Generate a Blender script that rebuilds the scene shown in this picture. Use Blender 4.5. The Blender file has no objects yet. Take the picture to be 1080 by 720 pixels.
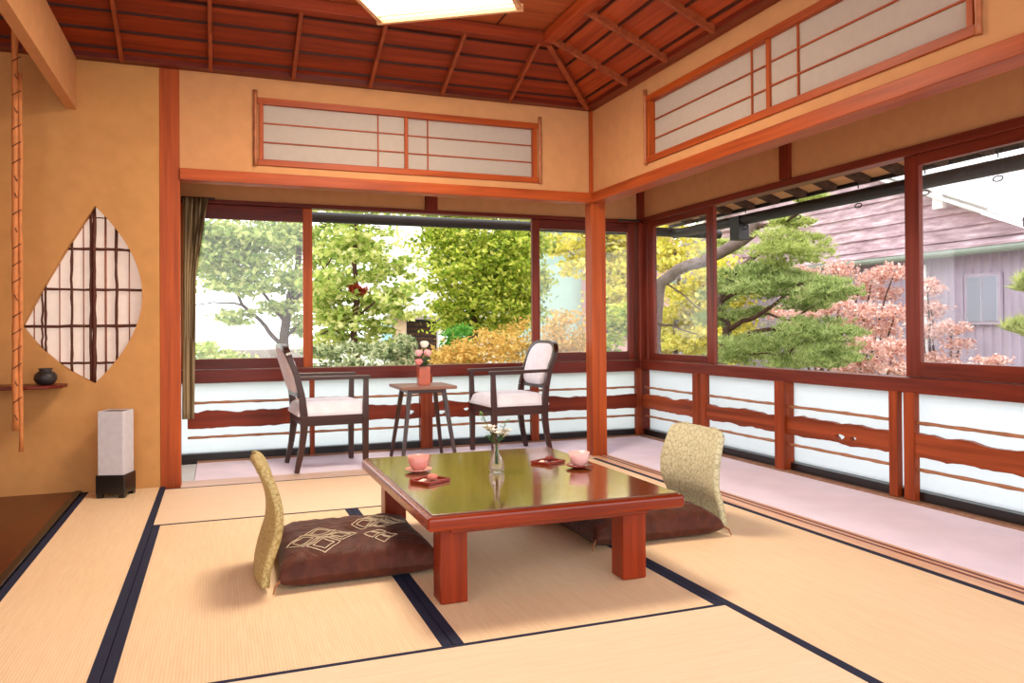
import bpy, math, random
import numpy as np
from mathutils import Vector, Matrix, noise
random.seed(7); RNG = np.random.default_rng(7)
SC = bpy.context.scene; COL = SC.collection
PI = math.pi

# ------------------------------------------------------------------ camera
CR = Vector((0.9358764871, -0.3522623498, -0.0068145231))
CU = Vector((0.0038064020, -0.0092313620, 0.9999501454))
CF = Vector((0.3523076953, 0.9358557682, 0.0072985626))
CC = Vector((0.3190958, -4.9688215, 0.9))
FPX, PPX, PPY = 823.94, 540.61, 341.21
cam_d = bpy.data.cameras.new('camera'); cam = bpy.data.objects.new('camera', cam_d); COL.objects.link(cam)
cam.matrix_world = Matrix(((CR.x, CU.x, -CF.x, CC.x), (CR.y, CU.y, -CF.y, CC.y), (CR.z, CU.z, -CF.z, CC.z), (0, 0, 0, 1)))
cam_d.sensor_width = 36; cam_d.lens = FPX / 1080 * 36
cam_d.shift_x = (540 - PPX) / 1080; cam_d.shift_y = (PPY - 360) / 1080
cam_d.clip_start = .05; cam_d.clip_end = 300
SC.camera = cam
def ray(x, y): return CF + CR * ((x - PPX) / FPX) - CU * ((y - PPY) / FPX)
def atY(x, y, Y):
    d = ray(x, y); return CC + d * ((Y - CC.y) / d.y)
def atX(x, y, X):
    d = ray(x, y); return CC + d * ((X - CC.x) / d.x)
def depth(p): return (Vector(p) - CC).dot(CF)

# ------------------------------------------------------------------ materials
def lin(c):
    return tuple(((v / 255) / 12.92 if v / 255 <= .04045 else ((v / 255 + .055) / 1.055) ** 2.4) for v in c) + (1,)
def newmat(name):
    m = bpy.data.materials.new(name); m.use_nodes = True
    nt = m.node_tree; nt.nodes.clear()
    out = nt.nodes.new('ShaderNodeOutputMaterial')
    return m, nt, out
def N(nt, t, **kw):
    n = nt.nodes.new(t)
    for k, v in kw.items():
        if k in n.inputs: n.inputs[k].default_value = v
        else: setattr(n, k, v)
    return n
def ramp(nt, fac, stops):
    r = nt.nodes.new('ShaderNodeValToRGB')
    els = r.color_ramp.elements
    while len(els) < len(stops): els.new(.5)
    for e, (p, c) in zip(els, stops): e.position = p; e.color = c
    nt.links.new(fac, r.inputs['Fac']); return r.outputs['Color']
def coords(nt, scale=(1, 1, 1), rot=(0, 0, 0)):
    tc = nt.nodes.new('ShaderNodeTexCoord'); mp = nt.nodes.new('ShaderNodeMapping')
    mp.inputs['Scale'].default_value = scale; mp.inputs['Rotation'].default_value = rot
    nt.links.new(tc.outputs['Object'], mp.inputs['Vector']); return mp.outputs['Vector']
def bump(nt, h, strength=.3, dist=.01):
    b = nt.nodes.new('ShaderNodeBump'); b.inputs['Strength'].default_value = strength; b.inputs['Distance'].default_value = dist
    nt.links.new(h, b.inputs['Height']); return b.outputs['Normal']
def principled(nt, out, rough=.5, spec=.5, **kw):
    p = nt.nodes.new('ShaderNodeBsdfPrincipled')
    p.inputs['Roughness'].default_value = rough; p.inputs['Specular IOR Level'].default_value = spec
    for k, v in kw.items(): p.inputs[k].default_value = v
    nt.links.new(p.outputs[0], out.inputs['Surface']); return p
def mat_plain(name, c, rough=.5, spec=.5, var=.12, scale=8, **kw):
    m, nt, out = newmat(name); p = principled(nt, out, rough, spec, **kw)
    v = coords(nt); nz = N(nt, 'ShaderNodeTexNoise', Scale=scale, Detail=4.0); nt.links.new(v, nz.inputs['Vector'])
    c = lin(c); a = tuple(x * (1 - var) for x in c[:3]) + (1,); b = tuple(min(1, x * (1 + var)) for x in c[:3]) + (1,)
    nt.links.new(ramp(nt, nz.outputs['Fac'], [(.3, a), (.7, b)]), p.inputs['Base Color']); return m
def mat_wood(name, c1, c2, axis='X', rough=.4, spec=.25, scale=1.0, coat=0.0):
    m, nt, out = newmat(name); p = principled(nt, out, rough, spec)
    if coat: p.inputs['Coat Weight'].default_value = coat; p.inputs['Coat Roughness'].default_value = .08
    s = [26 * scale] * 3; s['XYZ'.index(axis)] = 1.3 * scale
    v = coords(nt, s); nz = N(nt, 'ShaderNodeTexNoise', Scale=1.0, Detail=5.0, Distortion=.6); nt.links.new(v, nz.inputs['Vector'])
    s2 = [90 * scale] * 3; s2['XYZ'.index(axis)] = 3 * scale
    v2 = coords(nt, s2); n2 = N(nt, 'ShaderNodeTexNoise', Scale=1.0, Detail=3.0); nt.links.new(v2, n2.inputs['Vector'])
    mx = N(nt, 'ShaderNodeMath', operation='ADD'); nt.links.new(nz.outputs['Fac'], mx.inputs[0])
    ml = N(nt, 'ShaderNodeMath', operation='MULTIPLY'); ml.inputs[1].default_value = .35; nt.links.new(n2.outputs['Fac'], ml.inputs[0]); nt.links.new(ml.outputs[0], mx.inputs[1])
    nt.links.new(ramp(nt, mx.outputs[0], [(.42, lin(c1)), (.88, lin(c2))]), p.inputs['Base Color'])
    nt.links.new(bump(nt, mx.outputs[0], .15, .004), p.inputs['Normal']); return m
def mat_leaf(name, cols, trans=.45):
    m, nt, out = newmat(name)
    g = nt.nodes.new('ShaderNodeNewGeometry')
    c = ramp(nt, g.outputs['Random Per Island'], [(i / max(1, len(cols) - 1), lin(k)) for i, k in enumerate(cols)])
    d = nt.nodes.new('ShaderNodeBsdfDiffuse'); t = nt.nodes.new('ShaderNodeBsdfTranslucent'); mx = nt.nodes.new('ShaderNodeMixShader')
    nt.links.new(c, d.inputs['Color']); nt.links.new(c, t.inputs['Color']); mx.inputs[0].default_value = trans
    nt.links.new(d.outputs[0], mx.inputs[1]); nt.links.new(t.outputs[0], mx.inputs[2]); nt.links.new(mx.outputs[0], out.inputs['Surface']); return m
def mat_paper(name, c, trans=.5, var=.05):
    m, nt, out = newmat(name)
    v = coords(nt); nz = N(nt, 'ShaderNodeTexNoise', Scale=30.0, Detail=6.0); nt.links.new(v, nz.inputs['Vector'])
    c = lin(c); a = tuple(x * (1 - var) for x in c[:3]) + (1,)
    cc = ramp(nt, nz.outputs['Fac'], [(.3, a), (.7, c)])
    d = nt.nodes.new('ShaderNodeBsdfDiffuse'); t = nt.nodes.new('ShaderNodeBsdfTranslucent'); mx = nt.nodes.new('ShaderNodeMixShader')
    nt.links.new(cc, d.inputs['Color']); nt.links.new(cc, t.inputs['Color']); mx.inputs[0].default_value = trans
    nt.links.new(d.outputs[0], mx.inputs[1]); nt.links.new(t.outputs[0], mx.inputs[2]); nt.links.new(mx.outputs[0], out.inputs['Surface']); return m
def mat_pane(name, tint, gloss=.06, haze=.04):
    m, nt, out = newmat(name)
    tr = nt.nodes.new('ShaderNodeBsdfTransparent'); tr.inputs['Color'].default_value = tint
    gl = nt.nodes.new('ShaderNodeBsdfGlossy'); gl.inputs['Roughness'].default_value = .02
    df = nt.nodes.new('ShaderNodeBsdfTranslucent'); df.inputs['Color'].default_value = (.95, .96, 1, 1)
    m1 = nt.nodes.new('ShaderNodeMixShader'); m1.inputs[0].default_value = gloss
    m2 = nt.nodes.new('ShaderNodeMixShader'); m2.inputs[0].default_value = haze
    nt.links.new(tr.outputs[0], m1.inputs[1]); nt.links.new(gl.outputs[0], m1.inputs[2])
    nt.links.new(m1.outputs[0], m2.inputs[1]); nt.links.new(df.outputs[0], m2.inputs[2]); nt.links.new(m2.outputs[0], out.inputs['Surface']); return m
def mat_emit(name, c, s):
    m, nt, out = newmat(name); e = nt.nodes.new('ShaderNodeEmission'); e.inputs['Color'].default_value = c; e.inputs['Strength'].default_value = s
    nt.links.new(e.outputs[0], out.inputs['Surface']); return m
def mat_tatami(name, c1, c2, axis='X'):
    m, nt, out = newmat(name); p = principled(nt, out, .62, .25)
    rot = (0, 0, 0) if axis == 'X' else (0, 0, PI / 2)
    v = coords(nt, (1, 1, 1), rot)
    w = N(nt, 'ShaderNodeTexWave', Scale=34.0, Distortion=.3, Detail=1.0); w.bands_direction = 'X'; nt.links.new(v, w.inputs['Vector'])
    s = (60, 4, 60) if axis == 'X' else (4, 60, 60)
    v2 = coords(nt, s); nz = N(nt, 'ShaderNodeTexNoise', Scale=2.0, Detail=4.0); nt.links.new(v2, nz.inputs['Vector'])
    v3 = coords(nt); n3 = N(nt, 'ShaderNodeTexNoise', Scale=1.2, Detail=2.0); nt.links.new(v3, n3.inputs['Vector'])
    a = N(nt, 'ShaderNodeMath', operation='MULTIPLY'); a.inputs[1].default_value = .22; nt.links.new(w.outputs['Fac'], a.inputs[0])
    b = N(nt, 'ShaderNodeMath', operation='MULTIPLY_ADD'); b.inputs[1].default_value = .5; nt.links.new(nz.outputs['Fac'], b.inputs[0]); nt.links.new(a.outputs[0], b.inputs[2])
    d = N(nt, 'ShaderNodeMath', operation='MULTIPLY_ADD'); d.inputs[1].default_value = .3; nt.links.new(n3.outputs['Fac'], d.inputs[0]); nt.links.new(b.outputs[0], d.inputs[2])
    nt.links.new(ramp(nt, d.outputs[0], [(.25, lin(c1)), (.85, lin(c2))]), p.inputs['Base Color'])
    nt.links.new(bump(nt, w.outputs['Fac'], .15, .002), p.inputs['Normal']); return m

M = {}
M['wood_v'] = mat_wood('red_wood_vertical', (132, 52, 14), (180, 82, 26), 'Z', .45)
M['wood_x'] = mat_wood('red_wood_along', (126, 48, 14), (176, 78, 26), 'X', .45)
M['wood_y'] = mat_wood('red_wood_deep', (126, 48, 14), (176, 78, 26), 'Y', .45)
M['plank_x'] = mat_wood('knotty_plank_along', (70, 22, 10), (142, 54, 26), 'X', .4, .25, .45)
M['plank_y'] = mat_wood('knotty_plank_deep', (88, 32, 14), (168, 78, 40), 'Y', .4, .25, .45)
M['rail_post'] = mat_wood('railing_post_wood', (112, 42, 14), (158, 68, 26), 'Z', .42)
M['dk_x'] = mat_wood('dark_red_wood_along', (74, 20, 10), (110, 36, 20), 'X', .34)
M['dk_y'] = mat_wood('dark_red_wood_deep', (84, 26, 14), (124, 46, 26), 'Y', .34)
M['dk_v'] = mat_wood('dark_red_wood_vertical', (84, 26, 12), (128, 46, 24), 'Z', .34)
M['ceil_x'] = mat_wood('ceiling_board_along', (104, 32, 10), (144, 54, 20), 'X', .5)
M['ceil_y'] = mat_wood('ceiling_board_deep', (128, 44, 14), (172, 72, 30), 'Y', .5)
M['ceil_flat'] = mat_wood('ceiling_board_flat', (134, 60, 26), (168, 84, 40), 'X', .5)
M['batten'] = mat_wood('dark_batten', (52, 22, 14), (76, 34, 22), 'X', .5)
M['rafter'] = mat_wood('rafter_wood', (112, 46, 22), (156, 76, 40), 'Y', .45)
M['plaster'] = mat_plain('tan_plaster', (196, 142, 96), .9, .1, .05, 14)
M['plaster_toko'] = mat_plain('ochre_plaster', (192, 140, 86), .9, .1, .07, 10)
M['toko'] = mat_wood('lacquered_toko_board', (58, 14, 6), (90, 26, 12), 'Y', .25, .3)
M['tatami_x'] = mat_tatami('tatami_rush', (224, 190, 148), (245, 220, 182), 'X')
M['tatami_y'] = mat_tatami('tatami_rush_turned_sheen', (228, 196, 160), (247, 223, 192), 'Y')  # paler than the lengthwise rush: window sheen of the back mat put into the colour
M['edge'] = mat_plain('navy_cloth', (36, 40, 62), .8, .2, .15, 60)
M['threshold_pale'] = mat_wood('bleached_threshold_wood', (206, 168, 146), (236, 208, 188), 'X', .35)
M['carpet'] = mat_plain('pale_lilac_matting', (242, 230, 246), .75, .2, .05, 5)
M['paleboard'] = mat_plain('pale_blue_board', (214, 220, 224), .5, .3, .04, 6)
M['paper'] = mat_paper('shoji_paper', (216, 204, 192), .45)
M['moonpaper'] = mat_paper('moon_window_paper', (240, 230, 224), .6)
M['lampaper'] = mat_paper('lantern_paper', (232, 230, 236), .3, .1)
M['frost'] = mat_paper('frosted_glass', (236, 242, 246), .85, .02)
M['pane'] = mat_pane('window_glass', (.98, .99, .98, 1), .03, .015)
M['threshold'] = mat_wood('pale_threshold_wood', (206, 152, 116), (234, 192, 158), 'Y', .35)
M['kerb'] = mat_wood('worn_kerb_wood', (120, 84, 64), (160, 122, 98), 'X', .4)
M['pane_haze'] = mat_pane('hazy_window_glass', (.98, .985, .99, 1), .03, .016)
M['twig'] = mat_plain('twig_bark', (84, 40, 26), .6, .3, .3, 60)
M['thin_twig'] = mat_plain('reed', (150, 92, 70), .6, .3, .2, 60)
M['bamboo'] = mat_plain('bamboo_cane', (166, 112, 78), .35, .4, .18, 18)
M['bamboo_red'] = mat_plain('smoked_bamboo', (160, 92, 54), .4, .4, .25, 30)
M['branch'] = mat_plain('peeled_branch', (204, 128, 72), .45, .3, .12, 30)
M['table'] = mat_wood('lacquered_table_wood', (104, 25, 4), (150, 52, 12), 'X', .25, .35, 1, .2)
M['table_leg'] = mat_wood('lacquered_leg_wood', (100, 24, 4), (148, 50, 12), 'Z', .3, .3, 1, .1)
M['table_top'] = mat_wood('polished_table_top', (92, 46, 22), (126, 72, 36), 'X', .12, .5, .8, .75)
M['chair'] = mat_wood('dark_chair_wood', (40, 16, 10), (64, 27, 18), 'Z', .3, .5)
M['chair_x'] = mat_wood('dark_chair_wood_rail', (40, 16, 10), (64, 27, 18), 'X', .3, .5)
M['uphol'] = mat_plain('pale_upholstery', (226, 222, 230), .9, .1, .06, 22)
M['stooltop'] = mat_wood('small_table_top', (120, 84, 72), (150, 110, 96), 'X', .35)
M['black'] = mat_plain('black_lacquer', (22, 18, 18), .3, .5, .1)
M['blackdull'] = mat_plain('dark_metal', (34, 30, 30), .5, .4, .2)
M['pot'] = mat_plain('iron_grey_pottery', (44, 38, 38), .45, .4, .25, 20)
M['cup'] = mat_plain('pink_pottery', (226, 150, 138), .25, .5, .1, 30)
M['cuppale'] = mat_plain('pale_pink_pottery', (236, 186, 180), .25, .5, .08, 30)
M['tea'] = mat_plain('green_tea', (196, 186, 120), .05, .5, .03)
M['dish'] = mat_plain('red_lacquer', (140, 44, 30), .25, .5, .1)
M['sweet'] = mat_plain('pink_bean_sweet', (214, 130, 112), .6, .3, .15, 60)
M['sweetdark'] = mat_plain('red_bean_sweet', (120, 40, 30), .5, .4, .15, 60)
M['wrapper'] = mat_plain('pale_wrapper', (236, 210, 190), .5, .3, .06, 40)
M['vase'] = mat_plain('terracotta_glass', (184, 84, 54), .15, .6, .1, 20)
M['rose'] = mat_plain('pink_petals', (240, 182, 186), .7, .2, .1, 40)
M['rose2'] = mat_plain('deep_pink_petals', (232, 142, 142), .7, .2, .1, 40)
M['whitepetal'] = mat_plain('white_petals', (246, 240, 226), .7, .2, .05, 40)
M['petalyellow'] = mat_plain('flower_heart', (240, 226, 150), .7, .2, .05, 40)
M['stem'] = mat_plain('green_stem', (70, 104, 52), .6, .3, .2, 30)
M['leafgreen'] = mat_plain('flower_leaves', (76, 122, 56), .6, .3, .3, 60)
M['blanket_piping'] = mat_plain('cushion_cord', (150, 100, 66), .8, .2, .1, 40)
M['thread'] = mat_plain('gold_thread', (216, 198, 168), .6, .3, .1, 80)
M['white'] = mat_plain('white_render', (244, 242, 240), .8, .2, .03)
M['beige'] = mat_plain('beige_render', (196, 170, 140), .8, .2, .06)
M['cyan'] = mat_plain('pale_cyan_board', (160, 206, 214), .6, .3, .04)
M['grey'] = mat_plain('grey_stone', (150, 140, 134), .9, .2, .15, 12)
M['bark'] = mat_plain('grey_brown_bark', (104, 84, 76), .9, .1, .35, 18)
M['barkdark'] = mat_plain('dark_bark', (84, 62, 52), .9, .1, .35, 18)
M['barkgrey'] = mat_plain('pale_grey_bark', (120, 104, 100), .9, .1, .25, 14)
M['ground'] = mat_plain('garden_gravel', (178, 176, 160), .95, .1, .12, 3)
M['metal'] = mat_plain('grey_metal', (120, 112, 110), .35, .5, .1)
def glass_mat():
    m, nt, out = newmat('clear_glass')
    g = nt.nodes.new('ShaderNodeBsdfGlass'); g.inputs['IOR'].default_value = 1.3; g.inputs['Roughness'].default_value = .0
    t = nt.nodes.new('ShaderNodeBsdfTransparent'); mx = nt.nodes.new('ShaderNodeMixShader'); mx.inputs[0].default_value = .45
    nt.links.new(g.outputs[0], mx.inputs[1]); nt.links.new(t.outputs[0], mx.inputs[2]); nt.links.new(mx.outputs[0], out.inputs['Surface']); return m
M['glass'] = glass_mat()
def satin_mat():
    m, nt, out = newmat('brown_satin'); p = principled(nt, out, .55, .18)
    p.inputs['Sheen Weight'].default_value = .05
    v = coords(nt, (1, 1, 1)); nz = N(nt, 'ShaderNodeTexNoise', Scale=14.0, Detail=3.0, Distortion=1.2); nt.links.new(v, nz.inputs['Vector'])
    nt.links.new(ramp(nt, nz.outputs['Fac'], [(.3, lin((68, 32, 22))), (.7, lin((92, 48, 34)))]), p.inputs['Base Color'])
    nt.links.new(bump(nt, nz.outputs['Fac'], .5, .02), p.inputs['Normal']); return m
M['satin'] = satin_mat()
def brocade_mat(name, a, b, sc):
    m, nt, out = newmat(name); p = principled(nt, out, .55, .35)
    v = coords(nt); vo = N(nt, 'ShaderNodeTexVoronoi', Scale=sc); vo.feature = 'DISTANCE_TO_EDGE'; nt.links.new(v, vo.inputs['Vector'])
    nz = N(nt, 'ShaderNodeTexNoise', Scale=sc * 2.2, Detail=4.0); nt.links.new(v, nz.inputs['Vector'])
    ad = N(nt, 'ShaderNodeMath', operation='MULTIPLY_ADD'); ad.inputs[1].default_value = 1.4; nt.links.new(vo.outputs['Distance'], ad.inputs[0]); nt.links.new(nz.outputs['Fac'], ad.inputs[2])
    nt.links.new(ramp(nt, ad.outputs[0], [(.36, lin(a)), (.72, lin(b))]), p.inputs['Base Color'])
    nt.links.new(bump(nt, ad.outputs[0], .3, .005), p.inputs['Normal']); return m
M['brocade'] = brocade_mat('gold_green_brocade', (136, 112, 58), (190, 170, 116), 60)
M['brocade_pale'] = brocade_mat('pale_green_brocade', (160, 152, 114), (206, 202, 166), 40)
def curtain_mat():
    m, nt, out = newmat('striped_curtain'); p = principled(nt, out, .85, .1)
    v = coords(nt); w = N(nt, 'ShaderNodeTexNoise', Scale=50.0, Detail=2.0); nt.links.new(coords(nt, (1, 1, .02)), w.inputs['Vector'])
    nt.links.new(ramp(nt, w.outputs['Fac'], [(.4, lin((92, 76, 52))), (.6, lin((176, 158, 124)))]), p.inputs['Base Color']); return m
M['curtain'] = curtain_mat()
def siding_mat():
    m, nt, out = newmat('weathered_siding'); p = principled(nt, out, .85, .15)
    nz = N(nt, 'ShaderNodeTexNoise', Scale=2.2, Detail=7.0, Roughness=.7); nt.links.new(coords(nt, (1, 1, 6)), nz.inputs['Vector'])
    nt.links.new(ramp(nt, nz.outputs['Fac'], [(.32, lin((140, 116, 122))), (.52, lin((184, 160, 168))), (.68, lin((222, 206, 212)))]), p.inputs['Base Color']); return m
M['siding'] = siding_mat()
M['corrugated'] = mat_plain('lavender_sheet_metal', (176, 164, 182), .5, .4, .08, 3)
M['soffit'] = mat_wood('tan_soffit_boards', (196, 138, 90), (226, 172, 122), 'Y', .6)
M['gutter'] = mat_plain('grey_green_gutter', (128, 140, 128), .5, .4, .1)
M['metalroof'] = mat_plain('pale_metal_roof', (214, 212, 216), .4, .4, .04)
M['rooftile'] = mat_plain('grey_roof_tile', (120, 112, 122), .6, .3, .15, 12)
L_ = {}
L_['maple'] = mat_leaf('maple_leaves', [(120, 150, 84), (168, 190, 110), (206, 216, 140), (226, 226, 160)])
L_['maple2'] = mat_leaf('light_leaves', [(120, 146, 70), (180, 200, 104), (216, 220, 134), (234, 232, 176)])
L_['round'] = mat_leaf('yellow_green_leaves', [(96, 120, 44), (150, 174, 62), (198, 206, 84), (226, 222, 120)])
L_['yellow'] = mat_leaf('yellow_leaves', [(176, 180, 76), (222, 214, 90), (242, 230, 114), (248, 240, 156)])
L_['orange'] = mat_leaf('orange_leaves', [(150, 140, 70), (206, 166, 90), (226, 184, 104), (232, 208, 130)])
L_['green'] = mat_leaf('fresh_green_leaves', [(70, 130, 60), (100, 166, 70), (140, 190, 90)])
L_['varieg'] = mat_leaf('variegated_leaves', [(76, 94, 62), (130, 146, 104), (190, 198, 150), (226, 226, 190)])
L_['red'] = mat_leaf('red_leaves', [(150, 56, 40), (190, 86, 60)])
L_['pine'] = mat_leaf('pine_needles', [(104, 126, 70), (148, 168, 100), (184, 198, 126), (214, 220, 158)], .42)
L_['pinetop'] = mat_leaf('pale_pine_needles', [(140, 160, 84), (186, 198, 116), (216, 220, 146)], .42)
L_['pink'] = mat_leaf('pink_azalea_leaves', [(186, 128, 112), (224, 176, 160), (240, 206, 194), (248, 232, 226)], .35)

# ------------------------------------------------------------------ object helpers
LOC = {}
def tag(o, label=None, cat=None, group=None, kind=None):
    if label: o['label'] = label
    if cat: o['category'] = cat
    if group: o['group'] = group
    if kind: o['kind'] = kind
    return o
def thing(name, loc=(0, 0, 0), label=None, cat=None, group=None, kind=None, rz=0):
    o = bpy.data.objects.new(name, None); COL.objects.link(o); o.empty_display_size = .05
    o.location = loc; o.rotation_euler = (0, 0, rz); LOC[o.name] = Vector(loc)
    return tag(o, label, cat, group, kind)
def worldloc(p):
    v = Vector((0, 0, 0))
    while p is not None: v = v + Vector(p.location); p = p.parent
    return v
class MB:
    def __init__(s): s.v = []; s.f = []; s.sm = []
    def add(s, vs, fs, smooth=False):
        b = len(s.v); s.v += [Vector(p) for p in vs]
        for f in fs: s.f.append([b + i for i in f]); s.sm.append(smooth)
        return s
    def box(s, x0, x1, y0, y1, z0, z1):
        vs = [(x, y, z) for z in (z0, z1) for y in (y0, y1) for x in (x0, x1)]
        return s.add(vs, [(0, 2, 3, 1), (4, 5, 7, 6), (0, 1, 5, 4), (2, 6, 7, 3), (0, 4, 6, 2), (1, 3, 7, 5)])
    def bar(s, p0, p1, w, h, up=(0, 0, 1), w1=None, h1=None):
        p0, p1 = Vector(p0), Vector(p1); d = (p1 - p0).normalized(); up = Vector(up)
        sd = d.cross(up)
        if sd.length < 1e-4: sd = d.cross(Vector((1, 0, 0)))
        sd.normalize(); u = sd.cross(d)
        vs = []
        for p, ww, hh in ((p0, w, h), (p1, w1 or w, h1 or h)):
            for a, b in ((-1, -1), (1, -1), (1, 1), (-1, 1)): vs.append(p + sd * a * ww / 2 + u * b * hh / 2)
        return s.add(vs, [(3, 2, 1, 0), (4, 5, 6, 7), (0, 1, 5, 4), (1, 2, 6, 5), (2, 3, 7, 6), (3, 0, 4, 7)])
    def tube(s, pts, r, n=8, cap=True):
        pts = [Vector(p) for p in pts]; rs = r if isinstance(r, (list, tuple)) else [r] * len(pts)
        d0 = (pts[1] - pts[0]).normalized(); ref = Vector((0, 0, 1)) if abs(d0.z) < .9 else Vector((1, 0, 0))
        vs, fs = [], []; a = d0.cross(ref).normalized()
        for i, p in enumerate(pts):
            d = (pts[min(i + 1, len(pts) - 1)] - pts[max(i - 1, 0)]).normalized()
            a = (a - d * a.dot(d)).normalized(); b = d.cross(a)
            for k in range(n):
                t = 2 * PI * k / n; vs.append(p + (a * math.cos(t) + b * math.sin(t)) * rs[i])
        for i in range(len(pts) - 1):
            for k in range(n): fs.append((i * n + k, i * n + (k + 1) % n, (i + 1) * n + (k + 1) % n, (i + 1) * n + k))
        s.add(vs, fs, True)
        if cap:
            b = len(s.v) - len(vs)
            s.f.append([b + k for k in range(n)][::-1]); s.sm.append(False)
            s.f.append([b + (len(pts) - 1) * n + k for k in range(n)]); s.sm.append(False)
        return s
    def lathe(s, prof, c=(0, 0, 0), n=24):
        c = Vector(c); vs, fs = [], []
        for r, z in prof:
            for k in range(n):
                t = 2 * PI * k / n; vs.append(c + Vector((r * math.cos(t), r * math.sin(t), z)))
        for i in range(len(prof) - 1):
            for k in range(n): fs.append((i * n + k, i * n + (k + 1) % n, (i + 1) * n + (k + 1) % n, (i + 1) * n + k))
        s.add(vs, fs, True); b = len(s.v) - len(vs)
        if prof[0][0] > 1e-4: s.f.append([b + k for k in range(n)][::-1]); s.sm.append(False)
        if prof[-1][0] > 1e-4: s.f.append([b + (len(prof) - 1) * n + k for k in range(n)]); s.sm.append(False)
        return s
    def grid(s, fn, nu, nv, smooth=True, flip=False):
        vs = [fn(i / (nu - 1), j / (nv - 1)) for i in range(nu) for j in range(nv)]; fs = []
        for i in range(nu - 1):
            for j in range(nv - 1):
                q = (i * nv + j, (i + 1) * nv + j, (i + 1) * nv + j + 1, i * nv + j + 1)
                fs.append(q[::-1] if flip else q)
        return s.add(vs, fs, smooth)
    def prism(s, outline, holes, to3d, t0, t1):
        """flat outline (with holes) made solid: to3d(u, v, t)"""
        from mathutils.geometry import tessellate_polygon
        loops = [outline] + list(holes)
        flat = [p for l in loops for p in l]
        tris = tessellate_polygon([[Vector((p[0], p[1], 0)) for p in l] for l in loops])
        n = len(flat); vs = [to3d(p[0], p[1], t0) for p in flat] + [to3d(p[0], p[1], t1) for p in flat]
        fs = [tuple(t) for t in tris] + [tuple(i + n for i in t[::-1]) for t in tris]
        o = 0
        for l in loops:
            k = len(l)
            for i in range(k): fs.append((o + i, o + (i + 1) % k, n + o + (i + 1) % k, n + o + i))
            o += k
        return s.add(vs, fs)
    def ball(s, c, rx, ry=None, rz=None, n=12, m=8, jit=0):
        ry = ry or rx; rz = rz or rx; c = Vector(c); vs, fs = [], []
        for i in range(m + 1):
            ph = PI * i / m
            for k in range(n):
                t = 2 * PI * k / n; j = 1 + (random.uniform(-jit, jit) if jit else 0)
                vs.append(c + Vector((rx * math.sin(ph) * math.cos(t) * j, ry * math.sin(ph) * math.sin(t) * j, rz * math.cos(ph) * j)))
        for i in range(m):
            for k in range(n): fs.append((i * n + k, (i + 1) * n + k, (i + 1) * n + (k + 1) % n, i * n + (k + 1) % n))
        return s.add(vs, fs, True)
    def build(s, name, mat, parent=None, local=False, origin=None, bevel=0, recalc=False, seg=2):
        """points are in world axes; they are stored relative to the parent (or to origin)"""
        if origin is None and parent is None and s.v:
            lo = [min(p[i] for p in s.v) for i in range(3)]; hi = [max(p[i] for p in s.v) for i in range(3)]
            origin = ((lo[0] + hi[0]) / 2, (lo[1] + hi[1]) / 2, lo[2])
        off = Vector((0, 0, 0))
        if not local: off = worldloc(parent) if parent is not None else Vector(origin)
        me = bpy.data.meshes.new(name); me.from_pydata([tuple(p - off) for p in s.v], [], s.f); me.update()
        import bmesh
        bm = bmesh.new(); bm.from_mesh(me); bmesh.ops.recalc_face_normals(bm, faces=bm.faces); bm.to_mesh(me); bm.free()
        if len(me.polygons) == len(s.sm): me.polygons.foreach_set('use_smooth', s.sm)
        o = bpy.data.objects.new(name, me); COL.objects.link(o); me.materials.append(mat)
        if parent is not None: o.parent = parent
        elif not local: o.location = off
        if bevel:
            b = o.modifiers.new('bevel', 'BEVEL'); b.width = bevel; b.segments = seg; b.limit_method = 'ANGLE'; b.angle_limit = .7
        return o
def box(name, mat, x0, x1, y0, y1, z0, z1, parent=None, bevel=0, local=False):
    return MB().box(x0, x1, y0, y1, z0, z1).build(name, mat, parent, bevel=bevel, local=local)
def sbox(name, mat, *b, parent=None, label=None, bevel=.003):
    o = box(name, mat, *b, parent=parent, bevel=bevel)
    if parent is None: tag(o, label, None, None, 'structure')
    return o
def copy_tree(o, parent=None):
    c = o.copy(); COL.objects.link(c)
    if parent is not None: c.parent = parent
    for ch in list(o.children): copy_tree(ch, c)
    return c
def rawmesh(name, V, F, mat, parent, off):
    """V (n,3) array, F (m,k) array: leaves of one plant"""
    V = V - np.array(off)
    me = bpy.data.meshes.new(name); k = F.shape[1]
    me.vertices.add(len(V)); me.vertices.foreach_set('co', V.astype(np.float32).ravel())
    me.loops.add(F.size); me.loops.foreach_set('vertex_index', F.astype(np.int32).ravel())
    me.polygons.add(len(F)); me.polygons.foreach_set('loop_start', np.arange(0, F.size, k, dtype=np.int32))
    me.update(calc_edges=True); me.validate()
    o = bpy.data.objects.new(name, me); COL.objects.link(o); me.materials.append(mat); o.parent = parent; return o

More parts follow.
